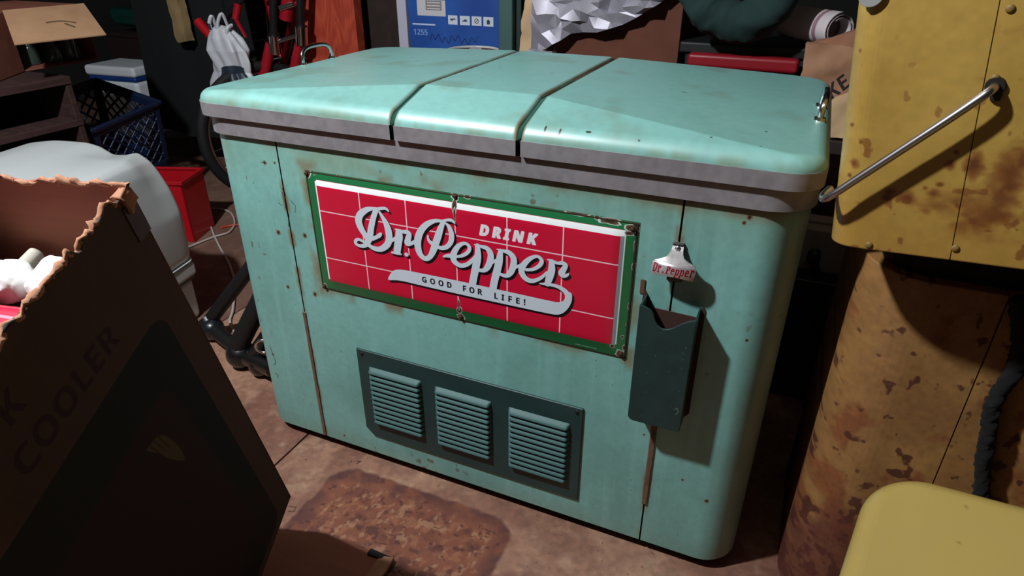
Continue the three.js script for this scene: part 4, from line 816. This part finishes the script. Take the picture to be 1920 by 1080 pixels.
{
  const t = thing('green_tarp', 'dark green folded tarpaulin heaped behind the open cardboard box', 'tarpaulin', [-3.0, 0, -1.55]);
  const gm = phy(0x12423a, .4, { clearcoat: .2 });
  obj('fold', rough(new RoundedBoxGeometry(.5, .12, .3, 8, .05).translate(.0, .585, -.15), .025, 14, 61), gm, t);
  obj('fold', rough(new RoundedBoxGeometry(.42, .12, .26, 8, .05).translate(-.1, .75, -.17), .025, 14, 67), gm, t);
  const s = thing('trunk', 'tall dark trunk carrying the folded green tarpaulin', 'trunk', [-3.0, 0, -1.72]); s.position.set(-3.75, 0, -2.55);
  obj('body', bx(-.3, .3, 0, .5, -.2, .2, .012, 3), M.darkBrown, s); obj('lid', bx(-.305, .305, .5, .53, -.205, .205, .01, 3), M.darkBrown, s);
  t.position.set(-3.75, .04, -2.38);
}
{
  const t = thing('hanging_coat', 'long black coat hanging in the dark left corner', 'coat', [-2.39, .1, -1.64]);
  const g = grid(60, 40, (u, v) => { const a = u * Math.PI * 2, y = 1.45 - v * 1.36, f = 1 + .10 * Math.sin(a * 7 + v * 3) * v + .05 * Math.sin(a * 13); const w = (.12 + .2 * ss(0, .25, v) + .05 * v) * f; return V(Math.cos(a) * w, y, Math.sin(a) * w * .38); });
  obj('cloth', g, std(0x07090a, .95), t); obj('shoulders', new THREE.SphereGeometry(.13, 24, 12).scale(1.2, .5, .7).translate(0, 1.45, 0), std(0x07090a, .95), t);
  obj('hanger_hook', tube([[0, 1.5, 0], [0, 1.56, 0], [.03, 1.6, 0], [.05, 1.57, 0]], .004, 24, 8), M.dullChrome, t);
  obj('hanger_cord', new THREE.CylinderGeometry(.003, .003, room.h - 1.70, 6).translate(.02, 1.6 + (room.h - 1.7) / 2, 0), M.black, t);
  const b = thing('paper_sack', 'crumpled tan paper sack hanging beside the black coat', 'paper sack', [-2.27, .650, -1.46]);
  obj('paper', rough(new THREE.BoxGeometry(.075, .28, .04, 8, 16, 4).translate(.0, .16, 0), .014, 14, 71, .5), std(0x8f7650, .85), b);
  obj('string', new THREE.CylinderGeometry(.002, .002, room.h - .955, 6).translate(0, .30 + (room.h - .955) / 2, 0), std(0x8d7a5a, .8), b);
  const fb = thing('floor_carton', 'small dim cardboard carton on the floor by the dark corner', 'cardboard box', [-2.78, 0, -1.72], .3);
  obj('body', bx(-.12, .12, 0, .10, -.09, .09, .003), std(0x5a564a, .9), fb); obj('flap', bx(-.12, .12, .1, .104, -.005, .09, .001), std(0x6a6656, .9), fb);
}
// ---------------------------------------------------------------- bicycle and hanging bag
{
  const t = thing('bicycle', 'red bicycle with chrome fork crowns parked beside the reddish post', 'bicycle', [.085, .006, .105]);
  const rd = phy(0x9c1020, .3, { clearcoat: .6 }), bk = M.black;
  // fork: two legs, crown clamps, steerer
  const fA = V(-1.745, .70, -1.48), fB = V(-1.60, .745, -1.52), ax = V(-1.83, .33, -1.42), axB = V(-1.70, .33, -1.47);
  obj('fork_leg', bar(fA.toArray(), [-1.88, .32, -1.42], .022, .026), rd, t); obj('fork_leg', bar(fB.toArray(), [-1.75, .32, -1.47], .022, .026), rd, t);
  obj('fork_crown', bar([-1.735, .66, -1.485], [-1.72, .735, -1.478], .026, .026), M.chrome, t, 'chrome fork crown'); obj('fork_crown', bar([-1.606, .70, -1.515], [-1.592, .775, -1.51], .028, .028), M.chrome, t, 'chrome fork crown');
  obj('crown_bridge', bar([-1.72, .705, -1.478], [-1.60, .742, -1.512], .009), M.chrome, t); obj('stanchion', bar([-1.72, .735, -1.478], [-1.655, .96, -1.46], .017), bk, t); obj('stanchion', bar([-1.592, .775, -1.51], [-1.54, .98, -1.49], .017), bk, t);
  obj('upper_crown', bar([-1.655, .845, -1.47], [-1.595, .862, -1.49], .012), M.chrome, t);
  obj('frame_tube', bar([-1.60, .86, -1.515], [-2.15, .50, -1.98], .02, .02), rd, t); obj('frame_tube', bar([-1.57, .97, -1.49], [-2.25, .80, -2.06], .017, .017), rd, t); obj('frame_tube', bar([-2.15, .50, -1.98], [-2.28, .84, -2.08], .017, .017), rd, t);
  obj('head_tube', bar([-1.66, .80, -1.50], [-1.585, 1.0, -1.50], .027, .027), rd, t);
  obj('handlebar', tube([[-1.45, 1.03, -1.5], [-1.62, 1.0, -1.46], [-1.84, .86, -1.43], [-2.0, .745, -1.44], [-2.05, .72, -1.45]], .012, 40, 10), bk, t);
  obj('grip', bar([-2.055, .715, -1.45], [-2.125, .775, -1.46], .019, .021), phy(0xb0141e, .35, { clearcoat: .5 }), t, 'bright red handlebar grip');
  obj('brake_lever', [bar([-1.86, .80, -1.42], [-1.78, .735, -1.38], .009, .006), bar([-1.84, .86, -1.43], [-1.86, .8, -1.42], .016)], rd, t);
  const wheel = (x, y, z, ry, name) => { const w = obj(name, [new THREE.TorusGeometry(.29, .024, 12, 64)], M.rubber, t); w.position.set(x, y, z); w.rotation.y = ry; obj('rim', new THREE.TorusGeometry(.265, .008, 8, 64), M.dullChrome, w); obj('hub', new THREE.CylinderGeometry(.02, .02, .08, 16).rotateX(Math.PI / 2), M.dullChrome, w); for (let i = 0; i < 18; i++) { const s = obj('spoke', new THREE.CylinderGeometry(.0012, .0012, .26, 4).translate(0, .13, 0), M.dullChrome, w); s.rotation.z = i / 18 * Math.PI * 2; } };
  wheel(-1.81, .314, -1.445, 1.1, 'front_wheel'); wheel(-2.55, .314, -2.30, .66, 'rear_wheel');
  obj('chainstay', bar([-2.15, .50, -1.98], [-2.55, .314, -2.30], .012), bk, t); obj('seat_stay', bar([-2.27, .80, -2.07], [-2.55, .314, -2.30], .011), rd, t);
  obj('crank', [new THREE.TorusGeometry(.075, .008, 8, 32).rotateY(.66).translate(-2.15, .47, -1.96), bar([-2.15, .47, -1.95], [-2.24, .34, -2.0], .009)], M.blackMetal, t);
  obj('saddle', rough(new RoundedBoxGeometry(.24, .06, .13, 4, .025).translate(-2.31, .93, -2.1), .004, 20, 3), bk, t); obj('seat_post', bar([-2.28, .82, -2.07], [-2.31, .92, -2.1], .013), bk, t);

  const b = thing('plastic_bag', 'white plastic shopping bag hanging from the red bicycle handlebar', 'plastic bag', [-1.82, .485, -1.27]);
  const bt = canvasTex(256, 512, (u, v) => mix([196, 196, 204], [226, 226, 230], fbm(u * 8, v * 5, 3, 221)), (g, w, h) => {
    g.fillStyle = '#2f3a48'; g.beginPath(); g.moveTo(w * .04, h * .56); g.quadraticCurveTo(w * .16, h * .50, w * .29, h * .56); g.lineTo(w * .31, h * .93); g.lineTo(w * .02, h * .96); g.closePath(); g.fill();
    g.fillStyle = 'rgba(130,140,150,.5)'; for (let i = 0; i < 12; i++) { g.beginPath(); g.ellipse(rr(w * .06, w * .28), rr(h * .62, h * .88), rr(3, 12), rr(2, 7), rr(0, 3), 0, 7); g.fill(); } g.fillStyle = '#b0303c'; g.fillRect(w * .46, h * .34, 10, 8);
  });
  const bagM = new THREE.MeshPhysicalMaterial({ map: bt, roughness: .45, side: THREE.DoubleSide, transmission: .15, thickness: 0 });
  const prof = [[.30, .012, -.01], [.285, .05, .0], [.25, .08, .006], [.2, .098, .012], [.15, .09, .02], [.11, .085, .018], [.06, .115, .02], [.0, .125, .01], [-.01, .115, .01]];
  const pg = grid(72, 60, (u, v) => { const f = v * (prof.length - 1), i = Math.min(prof.length - 2, f | 0), k = f - i, s = k * k * (3 - 2 * k), L = a => prof[i][a] + (prof[i + 1][a] - prof[i][a]) * s; const a = u * Math.PI * 2, y = L(0), w = L(1) * (1 + .10 * Math.sin(a * 5 + y * 16) + .07 * Math.sin(a * 9 - y * 30)); return V(L(2) + Math.cos(a) * w, y, Math.sin(a) * w * .55); });
  { const uv = pg.attributes.uv; for (let i = 0; i < uv.count; i++) uv.setY(i, 1 - uv.getY(i)); }
  obj('bag', pg, bagM, b);
  obj('bag_handle', [tube([[-.04, .28, .02], [-.03, .31, .03], [-.02, .335, .02], [-.03, .30, .0]], .008, 24, 8), tube([[-.005, .28, .02], [.012, .32, .02], [.03, .345, .01], [.02, .29, -.02]], .007, 24, 8), tube([[.04, .25, .02], [.055, .29, .02], [.06, .3, 0]], .008, 24, 8)], bagM, b);
}
// ---------------------------------------------------------------- things behind the cooler
const woodRed = canvasTex(512, 1024, (u, v) => { const w = fbm(u * 2.5 + fbm(u * 3, v * 2, 3, 231) * 1.2, v * 1.4, 4, 233), l = Math.sin(w * 55) * .5 + .5, f = fbm(u * 60, v * 6, 3, 235); return mix([150, 46, 30], [196, 82, 54], l * .45 + f * .55); });
{
  const t = thing('plank_post', 'reddish stained wooden post standing behind the cooler', 'post', [0, 0, 0]);
  obj('board', uvBox(bx(-1.585, -1.325, 0, 1.9, -1.55, -1.5, .004), .35, .9), std(0xffffff, .55, 0, { map: woodRed }), t);
  obj('edge_strip', uvBox(bx(-1.322, -1.29, 0, 1.9, -1.55, -1.495, .003), .35, .9), std(0xffffff, .55, 0, { map: woodRed }), t);
  const d = thing('dark_board', 'dark brown board standing next to the reddish post', 'board', [0, 0, 0]);
  obj('board', uvBox(bx(-1.36, -1.07, 0, 1.8, -1.68, -1.62, .003), .4, .4), std(0xffffff, .8, 0, { map: sheetTex(0x1c0f0b, 0x33201a, 237, 8) }), d);
  obj('cleat', bx(-1.36, -1.07, 1.5, 1.58, -1.62, -1.60, .003), M.darkBrown, d);
}
{
  const t = thing('workbench', 'dark wooden bench hidden behind the green cooler', 'bench', [0, 0, 0]);
  obj('top', bx(-1.05, .95, .58, .62, -1.95, -1.03, .005), M.darkBrown, t);
  for (const [x, z] of [[-1.0, -1.08], [.9, -1.08], [-1.0, -1.9], [.9, -1.9]]) obj('leg', bx(x - .03, x + .03, 0, .58, z - .03, z + .03, .004), M.darkBrown, t);
}
{
  const t = thing('printed_carton', 'blue printed carton with four white icons behind the cooler', 'carton', [0, 0, 0]);
  const X0 = -1.028, X1 = -.606, Y0 = .62, Y1 = 1.04, Z = -1.5;
  const ft = canvasTex(1024, 1024, (u, v) => mix([22, 62, 138], [40, 92, 172], fbm(u * 2.5, v * 2.5, 3, 241)), (g, w, h) => {
    const X = x => (x - X0) / (X1 - X0) * w, Y = y => (Y1 - y) / (Y1 - Y0) * h;
    g.fillStyle = '#b9b6c8'; g.fillRect(0, 0, w, Y(.905)); g.fillStyle = '#c9c4c8'; g.fillRect(X(-.985), Y(.895), X(-.855) - X(-.985), Y(.836) - Y(.895));
    g.fillStyle = '#8c8486'; g.fillRect(X(-.945), Y(.893), X(-.872) - X(-.945), Y(.857) - Y(.893)); g.fillStyle = '#d6cfc8'; for (let k = 0; k < 3; k++) g.fillRect(X(-.938), Y(.887 - k * .011), X(-.88) - X(-.938), 9);
    g.fillStyle = '#d5d8e2';
    [[-.845, -.803], [-.792, -.748], [-.74, -.697], [-.689, -.646]].forEach(([a, b], i) => { g.fillStyle = '#ced2dc'; g.fillRect(X(a), Y(.842), X(b) - X(a), Y(.808) - Y(.842)); g.fillStyle = '#2a3a58'; const cx = (X(a) + X(b)) / 2, cy = (Y(.842) + Y(.808)) / 2; if (i === 0) { g.fillRect(cx - 26, cy - 12, 30, 18); g.fillRect(cx + 6, cy - 14, 22, 12); } if (i === 1) { g.fillRect(cx - 26, cy, 52, 10); g.fillRect(cx - 8, cy - 10, 26, 10); } if (i === 2) { g.strokeStyle = '#2a3a58'; g.lineWidth = 6; g.beginPath(); g.arc(cx, cy, 20, 0, 7); g.stroke(); g.beginPath(); g.moveTo(cx - 14, cy + 12); g.lineTo(cx + 14, cy - 12); g.stroke(); } if (i === 3) { g.beginPath(); g.moveTo(cx - 24, cy); g.lineTo(cx, cy - 22); g.lineTo(cx + 24, cy); g.fill(); g.fillRect(cx - 16, cy, 32, 24); } });
    g.fillStyle = 'rgba(214,220,236,.85)'; g.fillRect(X(-1.012), Y(.806), X(-.905) - X(-1.012), 15);
    g.fillStyle = 'rgba(150,176,220,.75)'; g.font = 'bold 76px sans-serif'; g.fillText('1255', X(-1.01), Y(.762));
    g.strokeStyle = 'rgba(14,34,86,.9)'; g.lineWidth = 8; g.lineCap = 'round'; g.beginPath(); g.moveTo(X(-.93), Y(.742)); for (let i = 0; i <= 40; i++) g.lineTo(X(-.93 + i * .0055), Y(.752 + .012 * Math.sin(i * 1.15) + .006 * Math.sin(i * .37))); g.stroke();
    g.strokeStyle = 'rgba(180,196,230,.5)'; g.lineWidth = 5; g.beginPath(); g.ellipse(X(-1.0), Y(.69), 46, 18, 0, 0, 7); g.stroke();
  });
  obj('front', uvXY(bx(X0, X1, Y0, Y1, Z - .006, Z, .002, 1), X0, Y0, X1 - X0, Y1 - Y0), std(0xffffff, .5, 0, { map: ft }), t, 'blue printed front');
  obj('body', bx(X0, X1, Y0, Y1 - .002, Z - .3, Z - .006, .003), std(0x9f9cae, .7), t);
  const w = thing('white_panel', 'narrow white panel edge beside the blue printed carton', 'panel', [0, 0, 0]);
  obj('board', bx(-1.076, -1.032, .62, 1.06, -1.62, -1.49, .003), std(0xb6b2c2, .6), w); obj('cap', bx(-1.078, -1.03, 1.06, 1.075, -1.625, -1.485, .003), std(0xb6b2c2, .6), w);
  const r = thing('red_tin', 'low red tin with a pale rim in front of the blue carton', 'tin', [-.68, .62, -1.385]);
  obj('body', new THREE.CylinderGeometry(.10, .095, .108, 40).translate(0, .054, 0), std(0x5a1016, .4, .2), r); obj('rim', new THREE.TorusGeometry(.10, .005, 10, 60).rotateX(Math.PI / 2).translate(0, .113, 0), std(0xcfcac6, .4), r, 'pale rim'); obj('crumpled_foil', rough(new THREE.SphereGeometry(.03, 16, 12).scale(1.5, .5, 1).translate(.03, .112, .03), .012, 60, 8, .4), std(0xd9cdd0, .3, .5), r);
}
{
  const t = thing('green_post', 'slim grey green metal post behind the cooler', 'post', [0, 0, 0]);
  obj('post', bx(-.505, -.452, .62, 1.6, -1.29, -1.24, .006, 3), std(0x42605c, .5, .2), t); obj('flange', bx(-.452, -.432, .62, 1.6, -1.29, -1.27, .003), std(0x20302e, .6, .2), t);
  t.position.x = .0;
}
{
  const t = thing('paper_bag', 'crumpled tan paper bag between the green post and the silver foil', 'paper bag', [-.375, .63, -1.255]);
  const g = rough(new THREE.BoxGeometry(.10, .40, .07, 8, 22, 6).translate(0, .2, 0), .016, 15, 83, .5); g.applyMatrix4(new THREE.Matrix4().makeShear(0, 0, .08, 0, 0, 0)); 
  obj('paper', g, std(0xffffff, .85, 0, { map: sheetTex(0xb4936e, 0xcfb08a, 85, 8) }), t);
  const k = thing('brown_carton', 'dull brown carton draped with silver foil', 'cardboard box', [0, 0, 0]);
  const km = std(0xffffff, .9, 0, { map: sheetTex(0x5a3022, 0x71402e, 87, 8) });
  obj('front', bx(-.28, .128, .62, 1.06, -1.206, -1.2, .002), km, k); obj('side', bx(.122, .128, .62, 1.06, -1.55, -1.206, .002), km, k); obj('side', bx(-.28, -.274, .62, 1.06, -1.55, -1.206, .002), km, k); obj('back', bx(-.28, .128, .62, 1.06, -1.556, -1.55, .002), km, k); obj('lid', bx(-.28, .128, 1.06, 1.066, -1.556, -1.2, .002), km, k);
  // foil over the carton's front and top
  const yb = [[-.345, .775], [-.30, .79], [-.25, .815], [-.205, .846], [-.135, .846], [-.03, .882], [.09, .955], [.13, 1.0]];
  const low = x => { for (let i = 0; i < yb.length - 1; i++) if (x <= yb[i + 1][0]) { const k2 = (x - yb[i][0]) / (yb[i + 1][0] - yb[i][0]); return yb[i][1] + (yb[i + 1][1] - yb[i][1]) * k2; } return yb[yb.length - 1][1]; };
  const nx = 17, ny = 14, jx = (i, j, s) => (hash(i, j, s) - .5);
  const fg = grid(nx, ny, (u, v) => { const i = Math.round(u * nx), j = Math.round(v * ny); const x = -.345 + .475 * u + (i && i < nx ? jx(i, j, 1) * .022 : 0); const s = v * 1.35; const l = low(x); let y, z; if (s < 1) { y = l + (1.085 - l) * s; z = -1.15 - .02 * s; } else { y = 1.085; z = -1.17 - (s - 1) * .7; } y += j ? jx(i, j, 2) * .022 : jx(i, 0, 2) * .004; z += jx(i, j, 3) * .026 + (fbm(u * 6, v * 5, 3, 91) - .5) * .05; return V(x, y, Math.max(z, s < 1 ? -1.19 : -9)); });
  const f = obj('foil_sheet', [toCreasedNormals(fg, .35)], std(0xa6a1ac, .5, .4)); tag(f, 'crumpled silver foil sheet draped over a dark brown carton', 'foil');
  const st = thing('foil_scrap', 'small silver foil scrap at the foot of the foil sheet', 'foil', [-.295, .62, -1.12]); obj('foil', rough(new THREE.BoxGeometry(.075, .17, .03, 6, 12, 3).translate(0, .086, 0), .012, 30, 93, .35), std(0xb9bac6, .35, .5), st);
}
{
  const t = thing('sleeping_bag', 'thick dark green rolled fabric bundle hanging over the dark chest', 'fabric roll', [0, 0, 0]);
  const g = new THREE.TubeGeometry(new THREE.CatmullRomCurve3([V(.165, 1.01, -1.115), V(.19, .965, -1.10), V(.24, .925, -1.10), V(.315, .903, -1.10), V(.372, .94, -1.11), V(.395, 1.02, -1.13), V(.37, 1.1, -1.15)]), 80, .058, 24);
  obj('roll', rough(g, .016, 18, 95), std(0x17302e, .9), t);
  const c = thing('dark_chest', 'black chest under the dark green fabric roll', 'chest', [0, 0, 0]);
  obj('body', bx(.135, .86, .62, .755, -1.62, -1.17, .008, 3), M.black, c); obj('lid', bx(.13, .865, .80, .835, -1.63, -1.19, .008, 3), M.black, c); obj('neck', bx(.15, .85, .755, .80, -1.61, -1.2, .003), M.rubber, c);
  const r = thing('red_tray', 'flat red plastic tray edge above the rear edge of the lids', 'tray', [0, 0, 0]);
  obj('lip', bx(.17, .482, .772, .812, -1.165, -1.12, .012, 4), phy(0x8c1420, .4, { clearcoat: .2 }), r); obj('base', bx(.18, .482, .745, .752, -1.168, -1.09, .003), phy(0x8c1420, .4), r, 'lower red edge'); obj('web', bx(.19, .48, .75, .775, -1.165, -1.15, .002), M.rubber, r);
  obj('stand', bx(.2, .48, .62, .746, -1.16, -1.10, .003), M.rubber, r);
  const s = thing('tin_can', 'small shiny tin lying on the fabric roll', 'tin', [.30, 1.012, -1.10], .2); obj('can', new THREE.CylinderGeometry(.03, .03, .1, 24).rotateZ(Math.PI / 2), M.chrome, s); obj('label_band', new THREE.CylinderGeometry(.0306, .0306, .05, 24, 1, true).rotateZ(Math.PI / 2), std(0x8c5050, .5), s);
}
{
  // rolled posters: a spiral sheet, open end towards the viewer
  const t = thing('poster_roll', 'rolled white poster with an open end lying on the black chest', 'poster', [.568, .889, -1.17]);
  const g = grid(120, 24, (u, v) => { const a = u * Math.PI * 4.2 + 1.6, r = .047 - .016 * u; return V(Math.cos(a) * r * 1.15, Math.sin(a) * r, -v * .2); });
  const g2 = grid(120, 24, (u, v) => { const a = u * Math.PI * 4.2 + 1.6, r = .0458 - .016 * u; return V(Math.cos(a) * r * 1.15, Math.sin(a) * r, -v * .2); }, true);
  const tx = canvasTex(512, 256, (u, v) => mix([196, 184, 186], [216, 206, 206], fbm(u * 8, v * 4, 3, 97)), (c, w, h) => { c.fillStyle = 'rgba(138,92,104,.8)'; c.fillRect(0, h * .74, w, 18); });
  obj('paper', [g, g2], std(0xffffff, .6, 0, { map: tx }), t); t.rotation.set(.02, .78, 0);
}
{
  const t = thing('kraft_sack', 'tan kraft paper sack printed with black letters behind the cooler', 'paper sack', [.60, .628, -1.075]);
  const tx = canvasTex(512, 512, (u, v) => mix([150, 104, 78], [186, 140, 108], fbm(u * 5, v * 5, 4, 99)), (g, w, h) => { g.fillStyle = '#d8b288'; g.beginPath(); g.moveTo(w * .25, h); g.lineTo(w * .3, h * .62); g.lineTo(w, h * .3); g.lineTo(w, h); g.fill(); g.fillStyle = '#221a18'; g.save(); g.translate(w * .40, h * .60); g.rotate(-.75); g.font = 'bold 120px sans-serif'; g.fillText('KE', 0, 0); g.restore(); });
  const g = rough(new THREE.BoxGeometry(.21, .235, .08, 14, 18, 6).translate(0, .118, 0), .014, 14, 101, .6);
  obj('paper', uvXY(g, -.105, 0, .21, .24), std(0xffffff, .85, 0, { map: tx }), t);
  obj('folded_top', rough(new THREE.BoxGeometry(.10, .05, .05, 6, 4, 4).rotateZ(.3).translate(-.03, .235, 0), .008, 20, 102, .6), std(0x9c6c52, .85), t);
  const p = thing('paper_carton', 'pale grey carton low down between cooler and yellow machine', 'carton', [.625, 0, -.80]); obj('body', bx(-.06, .07, 0, .46, -.05, .05, .004), std(0x8f8076, .85), p); obj('flap', bx(-.06, .07, .46, .466, -.05, .0, .001), std(0x8f8076, .85), p);
  const k = thing('black_case', 'black case with a round knob behind the cooler', 'case', [.61, 0, -.70]); obj('body', bx(-.035, .07, 0, .36, -.035, .035, .008, 3), M.black, k); obj('knob', [bar([.02, .355, 0], [.005, .40, .01], .012, .009), new THREE.SphereGeometry(.017, 18, 12).scale(1, 1.4, 1).translate(.0, .415, .012)], M.black, k, 'black knob');
}
renderer.render(scene, camera);
